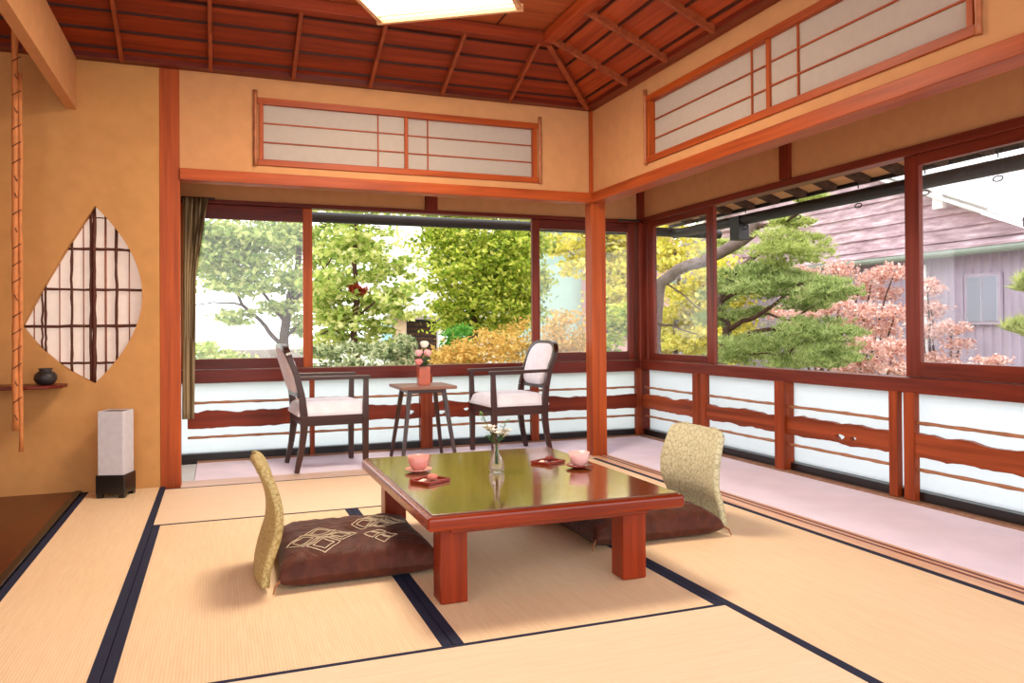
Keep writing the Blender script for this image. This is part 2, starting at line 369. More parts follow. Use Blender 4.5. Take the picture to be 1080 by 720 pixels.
# ------------------------------------------------------------------ room shell
HX, HY = 3.65, .80            # hiroen window planes
RX = 2.80                     # right wall plane of the room
CZ = 2.437                    # wall top
NEAR = -5.6                   # open rear edge of the modelled room
sub = box('floor', M['dk_x'], -1.9, 3.85, NEAR, 1.0, -.12, -.03); tag(sub, 'boarded sub floor under the mats and matting', 'floor', None, 'structure')
def mat_piece(x0, x1, y0, y1, along, label):
    """a straw mat with its two cloth bound long edges"""
    g = .0015; x0 += g; x1 -= g; y0 += g; y1 -= g
    e = .031
    t = thing('tatami_mat', ((x0 + x1) / 2, (y0 + y1) / 2, -.03), label, 'tatami mat', 'tatami mats')
    if along == 'Y':
        box('rush_cover', M['tatami_x'], x0 + e, x1 - e, y0, y1, -.03, 0, t)
        for a, b in ((x0, x0 + e), (x1 - e, x1)): box('cloth_border', M['edge'], a, b, y0, y1, -.03, .001, t)
    else:
        box('rush_cover', M['tatami_y'], x0, x1, y0 + e * .5, y1 - e * .5, -.03, 0, t)
        for a, b in ((y0, y0 + e * .5), (y1 - e * .5, y1)): box('cloth_border', M['edge'], x0, x1, a, b, -.03, .001, t)
    return t
XL = [-.40, .030, .943, 1.857, 2.777]; YB = -.984; YC = -2.812
mat_piece(XL[0], XL[1], -3.9, -.002, 'Y', 'narrow tatami strip at far left beside the dark red alcove board')
mat_piece(XL[1], XL[3], YB, -.075, 'X', 'tatami mat lying crosswise at the veranda, window sheen in its pale colour')
mat_piece(XL[1], XL[2], YC, YB, 'Y', 'tatami mat under the left floor chair, lengthwise')
mat_piece(XL[2], XL[3], YC, YB, 'Y', 'tatami mat under the low wooden table')
mat_piece(XL[1], XL[3], YC - .92, YC, 'X', 'tatami mat lying crosswise at the very front of the photo')
mat_piece(XL[3], XL[4], -3.9, YB, 'Y', 'long tatami mat at right along the matted corridor, under the right cushion')
mat_piece(XL[3], XL[4], YB, -.075, 'Y', 'tatami mat in front of the corner post, behind the right floor chair')
# thresholds
sbox('trim_1', M['threshold'], XL[4], 2.915, NEAR, -.0, -.03, .004, label='wooden threshold between the mats and the right corridor matting')
sbox('trim_2', M['threshold_pale'], .11, 2.795, -.075, .115, -.03, .003, label='wooden threshold between the mats and the back veranda')
MB().box(2.835, 2.85, NEAR, 0, .003, .0055).box(2.872, 2.887, NEAR, 0, .003, .0055).build('runner_groove', M['dk_y'], bpy.data.objects['trim_1'])
# veranda matting
o = MB().box(.18, 3.60, .118, .77, -.03, .004).box(2.915, 3.60, .012, .118, -.03, .004).build('matting', M['carpet']); o.name = 'veranda_matting'; tag(o, 'pale lilac matting under the armchairs along the back windows', 'matting')
o = MB().box(2.915, 3.60, NEAR, .008, -.03, .004).build('veranda_matting', M['carpet']); tag(o, 'pale lilac matting along the right windows behind the threshold', 'matting')
sbox('floor_2', M['paleboard'], -.1, .177, .09, .77, -.03, .0, label='pale blue floor board left of the back matting')
# alcove board
sbox('floor_3', M['toko'], -1.6, -.435, -3.9, 0, -.03, .008, label='dark red lacquered alcove floor board at far left')
sbox('trim_3', M['black'], -.435, -.402, -3.9, 0, -.03, .012, label='black lacquered edge strip of the alcove board')

# moon window wall
def almond():
    A = (-.334, 1.616); Bp = (-.693, .935); D = (-.337, .610)
    pts = []
    def arc(p, q, bulge, n=14):
        p, q = Vector(p), Vector(q); m = (p + q) / 2; d = q - p; nrm = Vector((-d.y, d.x)).normalized()
        for i in range(n):
            t = i / n; k = 4 * t * (1 - t); pts.append(tuple(p + d * t + nrm * bulge * k))
    arc(A, Bp, -.012, 8); arc(Bp, D, -.035, 10); arc(D, A, -.243, 26)
    return pts
AL = almond()
w = MB().prism([(-1.9, -.1), (0.0, -.1), (0.0, 2.9), (-1.9, 2.9)], [AL], lambda u, v, t: (u, t, v), 0, .07).build('wall_back', M['plaster_toko'])
tag(w, 'ochre plastered wall around the almond shaped window', 'wall', None, 'structure')
mw = thing('window_1', (-.36, .03, .61), 'almond shaped twig lattice window in the ochre wall', 'window', None, 'structure')
big = [((x - (-.36)) * 1.04 - .36, (z - 1.1) * 1.03 + 1.1) for x, z in AL]
MB().prism(big, [], lambda u, v, t: (u, t, v), .072, .075).build('paper', M['moonpaper'], mw)
def inside(x, z):
    c = False; n = len(AL)
    for i in range(n):
        (x1, z1), (x2, z2) = AL[i], AL[(i + 1) % n]
        if (z1 > z) != (z2 > z) and x < (x2 - x1) * (z - z1) / (z2 - z1) + x1: c = not c
    return c
def vspan(x):
    zs = [z for z in np.arange(.58, 1.66, .004) if inside(x, z)]
    return (zs[0] - .01, zs[-1] + .01) if zs else None
def hspan(z):
    xs = [x for x in np.arange(-.72, -.06, .004) if inside(x, z)]
    return (xs[0] - .01, xs[-1] + .01) if xs else None
for x, r, y, m_ in ((-.343, .011, .045, 'twig'), (-.361, .007, .05, 'twig'), (-.458, .0075, .048, 'twig'), (-.230, .0075, .048, 'twig'), (-.585, .0065, .048, 'twig'), (-.603, .005, .05, 'twig')):
    a, b = vspan(x); n = 14
    MB().tube([(x + random.uniform(-.003, .003), y, a + (b - a) * i / n) for i in range(n + 1)], [r * random.uniform(.85, 1.2) for i in range(n + 1)], 7).build('lattice_twig', M[m_], mw)
for x in (-.400, -.290, -.285, -.520, -.165, -.645):
    a, b = vspan(x); MB().tube([(x, .062, a), (x, .062, b)], .0035, 6).build('lattice_reed', M['thin_twig'], mw)
for z, r in ((1.375, .008), (1.143, .007), (.935, .009), (.725, .007), (1.555, .003)):
    a, b = hspan(z); n = 10
    MB().tube([(a + (b - a) * i / n, .056, z + random.uniform(-.002, .002)) for i in range(n + 1)], [r * random.uniform(.85, 1.15) for i in range(n + 1)], 7).build('lattice_twig', M['twig'], mw)
sbox('wall_left', M['plaster_toko'], -1.68, -1.6, -3.9, 0, -.1, 2.9, label='ochre plastered side wall of the alcove')
MB().box(-.475, -.423, NEAR, -.0, 2.152, 2.44).build('wall_alcove', M['plaster'])
tag(bpy.data.objects['wall_alcove'], 'plastered drop wall hanging over the alcove front', 'wall', None, 'structure')

# posts and beams
sbox('trim_4', M['wood_v'], 0, .11, 0, .11, -.02, 2.46, label='red wooden post left of the back opening', bevel=.004)
sbox('trim_5', M['wood_v'], 2.795, 2.905, .004, .112, -.02, 1.80, label='red wooden corner post between back and right openings', bevel=.004)
sbox('trim_6', M['wood_x'], .11, 2.86, -.018, .092, 1.79, 1.858, label='red wooden lintel over the back opening')
sbox('trim_7', M['wood_y'], RX - .018, 2.905, NEAR, .0, 1.79, 1.858, label='red wooden lintel over the right opening')
sbox('trim_8', M['wood_v'], 2.772, 2.80, -.018, .0, 1.858, 2.46, label='slim red strip in the upper wall corner')
def hole(x0, x1, z0, z1): return [(x0, z0), (x1, z0), (x1, z1), (x0, z1)]
RB = (.565, 2.362, 1.935, 2.282)      # back transom opening
RR = (-2.98, -.79, 1.945, 2.295)      # right transom opening
o = MB().prism(hole(.11, 2.80, 1.858, 2.47), [hole(*RB)], lambda u, v, t: (u, t, v), 0, .05).build('wall_back_2', M['plaster'])
tag(o, 'tan plastered wall above the back opening', 'wall', None, 'structure')
o = MB().prism(hole(NEAR, 0, 1.858, 2.47), [hole(*RR)], lambda u, v, t: (t, u, v), RX, RX + .05).build('wall_right', M['plaster'])
tag(o, 'tan plastered wall above the right opening', 'wall', None, 'structure')
# upper walls of the veranda
o = MB().box(-.1, 3.78, HY + .02, HY + .07, 1.81, 2.40).build('wall_back_3', M['plaster']); tag(o, 'tan plastered strip above the back windows', 'wall', None, 'structure')
o = MB().box(HX + .02, HX + .07, NEAR, HY + .02, 1.825, 2.40).build('wall_right_2', M['plaster']); tag(o, 'tan plastered strip above the right windows', 'wall', None, 'structure')
sbox('ceiling_3', M['ceil_flat'], 2.85, 3.78, NEAR, .87, 2.35, 2.39, label='boarded ceiling over the right veranda')
sbox('ceiling_4', M['ceil_flat'], -.1, 2.85, .05, .87, 2.35, 2.39, label='boarded ceiling over the back veranda')
sbox('wall_left_2', M['plaster_toko'], -.1, -.05, .07, .87, -.1, 2.4, label='plastered end wall of the back veranda')
sbox('trim_9', M['dk_v'], 1.79, 1.885, HY - .01, HY + .02, 1.81, 2.36, label='short dark strut above the back windows')
sbox('trim_10', M['dk_v'], HX - .01, HX + .02, -1.03, -.945, 1.83, 2.36, label='short dark strut above the right windows')
sbox('trim_11', M['dk_v'], HX - .03, HX + .02, HY - .03, HY + .02, 1.81, 2.36, label='slim dark strip in the upper veranda corner')

# ceiling: hipped boards, inner frame, flat centre
cl = thing('ceiling', (1.2, -2.5, CZ), 'dark red hipped board ceiling with rafters and battens', 'ceiling', None, 'structure')
IX0, IX1, IY, IZ = -1.68, 2.20, -.60, 2.685
def quadsheet(name, m, pts, t=.02):
    p = [Vector(q) for q in pts]; n = (p[1] - p[0]).cross(p[2] - p[0]).normalized()
    if n.z < 0: n = -n
    q = [a + n * t for a in p]
    return MB().add(p + q, [(0, 1, 2, 3), (4, 5, 6, 7), (0, 1, 5, 4), (1, 2, 6, 5), (2, 3, 7, 6), (3, 0, 4, 7)]).build(name, m, cl)
quadsheet('board_slope', M['ceil_x'], [(-1.68, .0, CZ), (2.80, .0, CZ), (IX1, IY, IZ), (IX0, IY, IZ)])
quadsheet('board_slope', M['ceil_y'], [(2.80, 0, CZ), (2.80, NEAR, CZ), (IX1, NEAR, IZ), (IX1, IY, IZ)])
box('flat_boards', M['ceil_flat'], IX0, IX1, NEAR, IY, IZ + .02, IZ + .04, cl)
box('cornice', M['dk_x'], -1.68, 2.80, -.075, .0, CZ - .0, CZ + .06, cl, .003)
box('cornice', M['dk_y'], RX - .075, RX, NEAR, -.075, CZ, CZ + .06, cl, .003)
box('inner_frame', M['ceil_x'], IX0, IX1 + .035, IY - .035, IY + .035, IZ - .05, IZ + .015, cl, .003)
box('inner_frame', M['ceil_y'], IX1 - .035, IX1 + .035, NEAR, IY - .035, IZ - .05, IZ + .015, cl, .003)
dz = .022
def slope_back(x, t): return Vector((x, -.6 * t, CZ + (IZ - CZ) * t - dz))
def slope_right(y, t): return Vector((2.8 - .6 * t, y, CZ + (IZ - CZ) * t - dz))
def slope_left(y, t): return Vector((-.42 + .6 * t, y, CZ + (IZ - CZ) * t - dz))
for t in (.2, .42, .64, .85):
    a, b = slope_back(-1.68, t), slope_back(2.8 - .6 * t, t); a.z += .017; b.z += .017
    MB().bar(a, b, .011, .014).build('batten', M['batten'], cl)
    a, b = slope_right(-.6 * t, t), slope_right(NEAR, t); a.z += .017; b.z += .017
    MB().bar(a, b, .011, .014).build('batten', M['batten'], cl)
for x in (-.187 + .468 * k for k in range(-3, 6)):
    t1 = .98 if x < IX1 else max(.1, min(1, (2.8 - x) / .6))
    MB().bar(slope_back(x, .11), slope_back(x, t1), .022, .046).build('rafter', M['rafter'], cl, bevel=.003)
for y in (-.642 - .46 * k for k in range(10)):
    MB().bar(slope_right(y, .11), slope_right(y, .98), .022, .046).build('rafter', M['rafter'], cl, bevel=.003)
MB().bar((2.73, -.07, CZ + .005), (IX1, IY, IZ - .02), .035, .04).build('hip_rafter', M['rafter'], cl, bevel=.003)
# flat seams of the centre boards
for x in np.arange(.5, 2.2, .34): box('board_seam', M['batten'], x, x + .006, NEAR, IY - .04, IZ + .012, IZ + .021, cl)

# transom screens
def transom(name, fr, P, u0, u1, z0, z1, us, label):
    """P(u, v, t) maps along-wall, height, towards-room"""
    root = thing(name, P((u0 + u1) / 2, z0, 0), label, 'transom window', 'shoji transom windows', 'structure')
    def b(n, m, a0, a1, c0, c1, t0, t1):
        p, q = P(a0, c0, t0), P(a1, c1, t1)
        return box(n, m, min(p[0], q[0]), max(p[0], q[0]), min(p[1], q[1]), max(p[1], q[1]), min(p[2], q[2]), max(p[2], q[2]), root, .002)
    F = .028
    b('frame', fr, u0 - .02, u1 + .02, z1 - .004, z1 + .034, -.04, .014); b('frame', fr, u0 - .02, u1 + .02, z0 - .03, z0 + .008, -.04, .014)
    b('frame', M['wood_v'], u0 - .012, u0 + .014, z0, z1, -.04, .012); b('frame', M['wood_v'], u1 - .014, u1 + .012, z0, z1, -.04, .012)
    um = (u0 + u1) / 2
    for s, (a, c) in enumerate(((u0 + .014, um + .012), (um - .012, u1 - .014))):
        t = -.012 - .014 * s
        b('paper', M['paper'], a, c, z0, z1, t - .006, t - .004)
        b('stile', M['wood_v'], *((c - .024, c) if s == 0 else (a, a + .024)), z0, z1, t - .006, t + .01)
        for k in (1, 2): b('lattice_bar', fr, a, c, z0 + (z1 - z0) * k / 3 - .004, z0 + (z1 - z0) * k / 3 + .004, t - .004, t + .006)
        b('lattice_bar', M['wood_v'], us[s] - .004, us[s] + .004, z0, z1, t - .004, t + .007)
    for u in (u0 - .033, u1 + .033):
        p0, p1 = Vector(P(u, z0 - .035, .012)), Vector(P(u, z1 + .075, .012)); n = 12
        MB().tube([p0.lerp(p1, i / n) for i in range(n + 1)], [.0115 * (1.18 if i % 3 == 0 else 1) for i in range(n + 1)], 10).build('bamboo_trim', M['bamboo_red'], root)
transom('window_2', M['wood_x'], lambda u, v, t: (u, -t, v), *RB, (1.281, 1.611), 'paper transom window high on the back wall')
transom('window_3', M['wood_y'], lambda u, v, t: (RX - t, u, v), *RR, (-2.09, -1.74), 'paper transom window high on the right wall')

# ------------------------------------------------------------------ veranda windows
LT = 1.783
sbox('trim_12', M['dk_x'], -.05, 3.70, HY, HY + .09, LT, 1.812, label='dark red head rail over the back windows')
sbox('trim_13', M['dk_y'], HX, HX + .09, NEAR, HY, LT, 1.828, label='dark red head rail over the right windows')
sbox('trim_14', M['dk_x'], -.05, 3.62, HY - .02, HY + .09, .545, .635, label='dark red sill rail under the back windows')
sbox('trim_15', M['dk_y'], HX - .02, HX + .09, NEAR, HY - .02, .56, .638, label='red wooden sill rail under the right windows')
sbox('trim_16', M['dk_v'], HX - .03, HX + .09, HY - .03, HY + .09, 0, LT, label='dark red post in the window corner')
def sash(name, P, u0, u1, z0, z1, st, rb, rt, pane, label, mv, mh, extra=None):
    root = thing(name, P((u0 + u1) / 2, z0, .05), label, 'window', None, 'structure')
    def b(n, m, a0, a1, c0, c1, t0, t1, bv=.003):
        p, q = P(a0, c0, t0), P(a1, c1, t1)
        return box(n, m, min(p[0], q[0]), max(p[0], q[0]), min(p[1], q[1]), max(p[1], q[1]), min(p[2], q[2]), max(p[2], q[2]), root, bv)
    b('stile', mv, u0, u0 + st, z0, z1, .03, .062); b('stile', mv, u1 - st, u1, z0, z1, .03, .062)
    b('rail', mh, u0 + st, u1 - st, z0, z0 + rb, .03, .062); b('rail', mh, u0 + st, u1 - st, z1 - rt, z1, .03, .062)
    b('pane', pane, u0 + st, u1 - st, z0 + rb, z1 - rt, .045, .047, 0)
    return root
PB = lambda u, v, t: (u, HY + t, v)
PR = lambda u, v, t: (HX + t, u, v)
sash('window_4', PB, .03, .957, .637, LT, .066, .072, .10, M['pane_haze'], 'closed glass sash behind the left armchair', M['wood_v'], M['dk_x'])
sash('window_5', PB, 2.674, 3.61, .637, LT, .066, .072, .075, M['pane_haze'], 'closed glass sash behind the corner post', M['dk_v'], M['dk_x'])
sash('window_6', PR, -.184, .74, .64, LT, .09, .055, .045, M['pane_haze'], 'closed glass sash on the right wall next to the corner', M['dk_v'], M['dk_y'])
sash('window_7', PR, -2.92, -1.871, .64, LT, .088, .078, .055, M['pane_haze'], 'closed glass sash at the right edge of the photo', M['dk_v'], M['dk_y'])
sash('window_12', PR, -4.2, -3.0, .64, LT, .088, .078, .055, M['pane_haze'], 'glass sash beyond the right edge of the photo', M['dk_v'], M['dk_y'])

# lower frosted panes and base boards
def frost(name, P, u0, u1, label):
    p, q = P(u0, .05, .05), P(u1, .56, .056)
    o = box(name, M['frost'], min(p[0], q[0]), max(p[0], q[0]), min(p[1], q[1]), max(p[1], q[1]), .05, .56); tag(o, label, 'window', None, 'structure')
frost('window_8', PB, -.05, 1.78, 'frosted white pane behind the railing, left of the small table'); frost('window_9', PB, 1.78, 3.62, 'frosted white pane behind the railing, right of the small table')
frost('window_10', PR, -1.0, .76, 'frosted white pane behind the right railing, near the corner'); frost('window_11', PR, NEAR, -1.0, 'frosted white pane behind the right railing, near the right photo edge')
sbox('baseboard_back', M['black'], -.05, 3.62, HY + .0, HY + .09, -.03, .062, label='black base rail under the back frosted panes')
sbox('baseboard_right', M['black'], HX, HX + .09, NEAR, HY, -.03, .062, label='black base rail under the right frosted panes')
sbox('baseboard_back_2', M['kerb'], .18, 3.60, .77, HY, -.03, .016, label='low wooden kerb under the back railing')
sbox('baseboard_right_2', M['kerb'], 3.60, HX, NEAR, HY - .0, -.03, .016, label='low wooden kerb under the right railing')

# railings: posts, bamboo rails, wavy live edge planks
def wavy(u0, u1, z0, z1, seed, hole_at=None):
    n = 26; top, bot = [], []
    for i in range(n + 1):
        u = u0 + (u1 - u0) * i / n
        top.append((u, z1 + .022 * noise.noise((u * 5.5, seed, 0)) + .010 * noise.noise((u * 19, seed, 5))))
        bot.append((u, z0 + .016 * noise.noise((u * 5.5, seed, 9)) + .007 * noise.noise((u * 21, seed, 3))))
    holes = []
    if hole_at:
        for (hu, hz, ru, rz) in hole_at: holes.append([(hu + ru * math.cos(a) * (1 + .25 * math.sin(3 * a)), hz + rz * math.sin(a)) for a in [2 * PI * k / 12 for k in range(12)]])
    return bot + top[::-1], holes
def railing(label, P, posts, bays, mv, mh, base, holes, group):
    root = thing('wooden_railing', base, label, 'railing', group)
    for (a, b, t0, t1) in posts:
        p, q = P(a, .016, t0), P(b, .565, t1)
        box('post', mv, min(p[0], q[0]), max(p[0], q[0]), min(p[1], q[1]), max(p[1], q[1]), .016, .565, root, .003)
    for i, (a, b) in enumerate(bays):
        for z in (.412, .176):
            n = max(6, int(abs(b - a) / .05))
            pts = [P(a + (b - a) * k / n, z + .003 * noise.noise((k * .7, a, z)), -.012) for k in range(n + 1)]
            MB().tube(pts, [.0085 * (1.25 if k % 4 == 1 else 1) for k in range(n + 1)], 8).build('bamboo_rail', M['bamboo'], root)
        ol, hs = wavy(a, b, .240, .352, i * 3.7 + abs(base[0]), holes.get(i))
        MB().prism(ol, hs, lambda u, v, t: P(u, v, t), -.028, .002).build('live_edge_plank', mh, root)
railing('back railing of wavy planks and bamboo under the back windows', PB,
        [(.928, .961, -.035, .005), (1.737, 1.825, -.05, .03), (2.634, 2.698, -.035, .005), (3.575, 3.62, -.045, .0)],
        [(.12, .928), (.961, 1.737), (1.825, 2.634), (2.698, 3.575)], M['rail_post'], M['plank_x'], (1.9, HY, 0), {1: [(1.66, .285, .03, .016)], 2: [(1.90, .275, .035, .015), (2.10, .29, .022, .012)]}, 'veranda railings')
railing('right railing of wavy planks and bamboo under the right windows', PR,
        [(-.055, .005, -.035, .005), (-.16, -.10, -.035, .005), (-1.02, -.93, -.05, .03), (-1.868, -1.815, -.035, .005), (-1.975, -1.91, -.035, .005), (-2.86, -2.77, -.05, .03)],
        [(.745, .005), (-.16, -.93), (-1.02, -1.815), (-1.975, -2.77), (-2.86, -3.7)], M['rail_post'], M['plank_y'], (HX, -1.0, 0), {2: [(-1.46, .275, .035, .017), (-1.56, .277, .022, .014)]}, 'veranda railings')

# hanging rod in the window corner
t = thing('curtain_rod', (3.5, .72, 1.80), 'short dark rod under the ceiling in the window corner', 'curtain rod')
MB().tube([(3.43, .76, 1.797), (3.62, .755, 1.800)], .008, 8).build('rod', M['blackdull'], t); MB().ball((3.43, .76, 1.797), .013).build('finial', M['blackdull'], t)

# curtain
def curtain():
    t = thing('curtain', (.17, .70, .31), 'gathered olive striped curtain beside the left red post', 'curtain')
    def fn(u, v):
        z = 1.80 - 1.485 * v
        wid = .155 * (1 - .52 * min(1, (v / .36))) if v < .36 else .0745 - .012 * (v - .36)
        x0 = .098 - .012 * max(0, v - .4)
        a = u * 2 * PI * 5
        amp = .017 * (1 - .35 * min(1, v * 2))
        return Vector((x0 + u * wid + .004 * math.sin(2 * a + v * 3), .70 + amp * math.sin(a + .6 * math.sin(v * 4)), z))
    o = MB().grid(fn, 80, 30).build('fabric', M['curtain'], t)
    s = o.modifiers.new('solid', 'SOLIDIFY'); s.thickness = .004
    MB().tube([(.08, .72, 1.803), (.30, .72, 1.803)], .007, 8).build('track', M['blackdull'], t)
curtain()

# ------------------------------------------------------------------ alcove pieces
sh = thing('wall_shelf', (-.9, -.12, .60), 'brown wooden shelf on the ochre wall at far left', 'shelf')
MB().prism([(-1.6, 0), (-.50, 0), (-.462, -.05), (-.468, -.16), (-.53, -.235), (-1.6, -.235)], [], lambda u, v, t: (u, v - .001, t), .600, .618).build('board', M['dk_x'], sh, bevel=.004)
pt = MB().lathe([(.026, 0), (.042, .006), (.056, .03), (.054, .052), (.040, .068), (.030, .074), (.030, .080), (.037, .088), (.033, .089), (.025, .078), (.02, .07), (0, .068)], (-.556, -.13, .6185), 28).build('pottery_jar', M['pot'], bevel=0)
tag(pt, 'small dark grey pottery jar on the brown wall shelf', 'jar')
pl = thing('hanging_branch', (-.655, -.29, .28), 'peeled bare branch hanging upright at far left in front of the shelf', 'branch')
def wob(x, y, z0, z1, r, n, sd): return [(x + .004 * noise.noise((z0 + k * .31, sd, 0)), y + .003 * noise.noise((sd, k * .3, 2)), z0 + (z1 - z0) * k / n) for k in range(n + 1)], [r * (1.22 if k % 3 == 0 else 1.0) for k in range(n + 1)]
a, b = wob(-.662, -.29, .395, 2.60, .0145, 26, 1); MB().tube(a, b, 10).build('main_stem', M['branch'], pl)
a, b = wob(-.638, -.288, .285, 2.25, .0095, 22, 4); MB().tube(a, b, 8).build('side_stem', M['branch'], pl)
for k in range(22):
    z = .45 + k * .088; s = random.choice((-1, 1)); a0 = random.uniform(0, PI)
    MB().tube([(-.66 + s * .012, -.305, z), (-.655, -.309, z + .012), (-.648 - s * .016, -.302, z + .03)], .0026, 5).build('vine_knot', M['twig'], pl)
# paper floor lantern
ln = thing('paper_lantern', (-.212, -.165, 0), 'white paper floor lantern with black base by the red post', 'lantern', rz=-.30)
hw = .066
def lb(n, m, *q, bv=.002): return MB().box(*q).build(n, m, ln, local=True, bevel=bv)
for sx in (-1, 1): lb('paper_side', M['lampaper'], sx * hw - .002, sx * hw + .002, -hw, hw, .11, .470); lb('paper_side', M['lampaper'], -hw, hw, sx * hw - .002, sx * hw + .002, .11, .470)
lb('dark_opening_sheet', M['black'], -hw + .003, hw - .003, -hw + .003, hw - .003, .462, .466)  # black sheet standing in for the shade inside the open top
lb('base', M['black'], -.076, .076, -.076, .076, .022, .125, bv=.004)
for sx in (-1, 1):
    for sy in (-1, 1): lb('foot', M['black'], sx * .058 - .016, sx * .058 + .016, sy * .058 - .016, sy * .058 + .016, 0, .024)

# ------------------------------------------------------------------ ceiling lamp
lamp = thing('ceiling_lamp', (1.224, -1.454, 2.49), 'square lit ceiling lamp in a pale wooden frame', 'lamp', rz=-.574)
def lmb(n, m, *q, bv=.002): return MB().box(*q).build(n, m, lamp, local=True, bevel=bv)
S2 = .365
M['lampglow'] = mat_emit('lit_lamp_paper', (1, .93, .82, 1), 9.0)
M['lampwood'] = mat_wood('pale_lamp_wood', (196, 140, 96), (224, 176, 130), 'X', .4)
lmb('diffuser', M['lampglow'], -S2 + .01, S2 - .01, -S2 + .01, S2 - .01, .02, .024, bv=0)
for s in (-1, 1):
    lmb('frame_bar', M['lampwood'], -S2 - .022, S2 + .022, s * S2 - .011, s * S2 + .011, -.004, .03); lmb('frame_bar', M['lampwood'], s * S2 - .011, s * S2 + .011, -S2 - .022, S2 + .022, .0, .034)
    lmb('inner_bar', M['lampwood'], -S2, S2, s * (S2 - .055) - .004, s * (S2 - .055) + .004, .008, .019)
    lmb('side_panel', M['lampglow'], -S2 + .012, S2 - .012, s * (S2 - .016), s * (S2 - .014), .03, .12, bv=0); lmb('side_panel', M['lampglow'], s * (S2 - .016), s * (S2 - .014), -S2 + .012, S2 - .012, .03, .12, bv=0)
lmb('top_board', M['lampwood'], -S2, S2, -S2, S2, .12, .135)
lmb('ceiling_mount', M['lampwood'], -.08, .08, -.08, .08, .135, .214)
ld = bpy.data.lights.new('lamp_light', 'AREA'); ld.shape = 'SQUARE'; ld.size = .70; ld.energy = 58; ld.color = (1, .84, .65)
lo = bpy.data.objects.new('lamp_light', ld); COL.objects.link(lo); lo.parent = lamp; lo.location = (0, 0, -.012)

# ------------------------------------------------------------------ low table
TX0, TX1, TY0, TY1, TH = .926, 1.858, -2.600, -1.395, .32
tb = thing('low_table', ((TX0 + TX1) / 2, (TY0 + TY1) / 2, 0), 'polished low wooden table with thick top on the tatami', 'table')
cx, cy = (TX0 + TX1) / 2, (TY0 + TY1) / 2
MB().box(TX0, TX1, TY0, TY1, TH - .052, TH - .006).build('tabletop', M['table'], tb, bevel=.012, seg=3)
box('top_panel', M['table_top'], TX0 + .018, TX1 - .018, TY0 + .018, TY1 - .018, TH - .007, TH, tb, .002)
for a in ((TX0 + .10, TX1 - .10, TY0 + .09, TY0 + .12), (TX0 + .10, TX1 - .10, TY1 - .12, TY1 - .09), (TX0 + .10, TX0 + .13, TY0 + .12, TY1 - .12), (TX1 - .13, TX1 - .10, TY0 + .12, TY1 - .12)):
    box('apron', M['table'], *a, TH - .085, TH - .05, tb, .003)
for lx in (TX0 + .067, TX1 - .100 - .092):
    for ly in (TY0 + .105, TY1 - .105 - .092):
        box('leg', M['table_leg'], lx, lx + .094, ly, ly + .092, .0015, TH - .051, tb, .006)

# ------------------------------------------------------------------ floor chairs and cushions
def cushion_height(u, v, H):
    e = (1 - abs(2 * u - 1) ** 4.5) * (1 - abs(2 * v - 1) ** 4.5)
    d = 1 - .30 * math.exp(-((u - .55) ** 2 + (v - .5) ** 2) / .006)
    return H * (max(0, e) ** .36) * d
def zabuton(name, x0, x1, y0, y1, H, label, face, emb):
    cx, cy = (x0 + x1) / 2, (y0 + y1) / 2; W, D = x1 - x0, y1 - y0
    t = thing(name, (cx, cy, .002), label, 'cushion', 'brown satin seat cushions')
    def pin(u, v):
        # sides bow inwards between the corners
        x = (u - .5); y = (v - .5)
        kx = 1 - .06 * (1 - (2 * y) ** 2) ; ky = 1 - .06 * (1 - (2 * x) ** 2)
        return x * W * kx, y * D * ky
    def top(u, v):
        x, y = pin(u, v); h = cushion_height(u, v, H)
        wr = .006 * noise.noise((x * 16, y * 9, 3)) * min(1, h / .03)
        return Vector((x, y, .03 + (h - .03) * 1.0 + wr if h > .03 else .03 * (h / .03)))
    def bot(u, v):
        x, y = pin(u, v); h = cushion_height(u, v, H)
        return Vector((x * (1 - 0), y, .0 if h > .02 else .0))
    def full(u, v):
        x, y = pin(u, v); e = cushion_height(u, v, H)
        return x, y, e
    mb = MB(); n = 56
    mid = .042
    def topf(u, v):
        x, y, e = full(u, v); wr = (.007 * noise.noise((x * 15, y * 10, 3)) + .004 * noise.noise((x * 34, y * 30, 7))) * min(1, e / .04)
        return Vector((x, y, mid + (H - mid) * (e / H) + wr))
    def botf(u, v):
        x, y, e = full(u, v); return Vector((x, y, mid - mid * min(1, (e / H) * 1.25)))
    mb.grid(topf, n, n); mb.grid(botf, n, n, flip=True)
    o = mb.build('cover', M['satin'], t, local=True)
    # corner tassels
    for su, sv in ((0, 0), (1, 0), (0, 1), (1, 1)):
        p = topf(su, sv); d = Vector((su - .5, sv - .5, 0)).normalized()
        MB().tube([p - d * .012, p + d * .012 + Vector((0, 0, -.012)), p + d * .022 + Vector((0, 0, -.036))], [.005, .004, .003], 6).build('tassel', M['blanket_piping'], t, local=True)
    # woven diamond crest on the cover
    if emb:
        def line(p, q):
            k = 8; pts = []
            for i in range(k + 1):
                x = p[0] + (q[0] - p[0]) * i / k; y = p[1] + (q[1] - p[1]) * i / k
                pts.append(topf(x, y) + Vector((0, 0, .0018)))
            s_.tube(pts, .0019, 5)
        for (cu, cv, r) in emb:
            s_ = MB()
            for (du, dv) in ((0, -1), (0, 1), (-1, 0), (1, 0)):
                c = (cu + du * r * .62, cv + dv * r * .62)
                for rr in (.54 * r, .34 * r) if r > .13 else (.5 * r,):
                    q = [(c[0] - rr, c[1]), (c[0], c[1] - rr), (c[0] + rr, c[1]), (c[0], c[1] + rr)]
                    for i in range(4): line(q[i], q[(i + 1) % 4])
            s_.build('embroidery', M['thread'], t, local=True)['label'] = 'pale gold diamond embroidery'
    return t
zabuton('floor_cushion', .505, 1.085, -2.185, -1.605, .138, 'brown cushion with gold diamond crests on the left floor chair', 1, [(.28, .28, .20), (.72, .58, .17), (.66, .21, .10)])
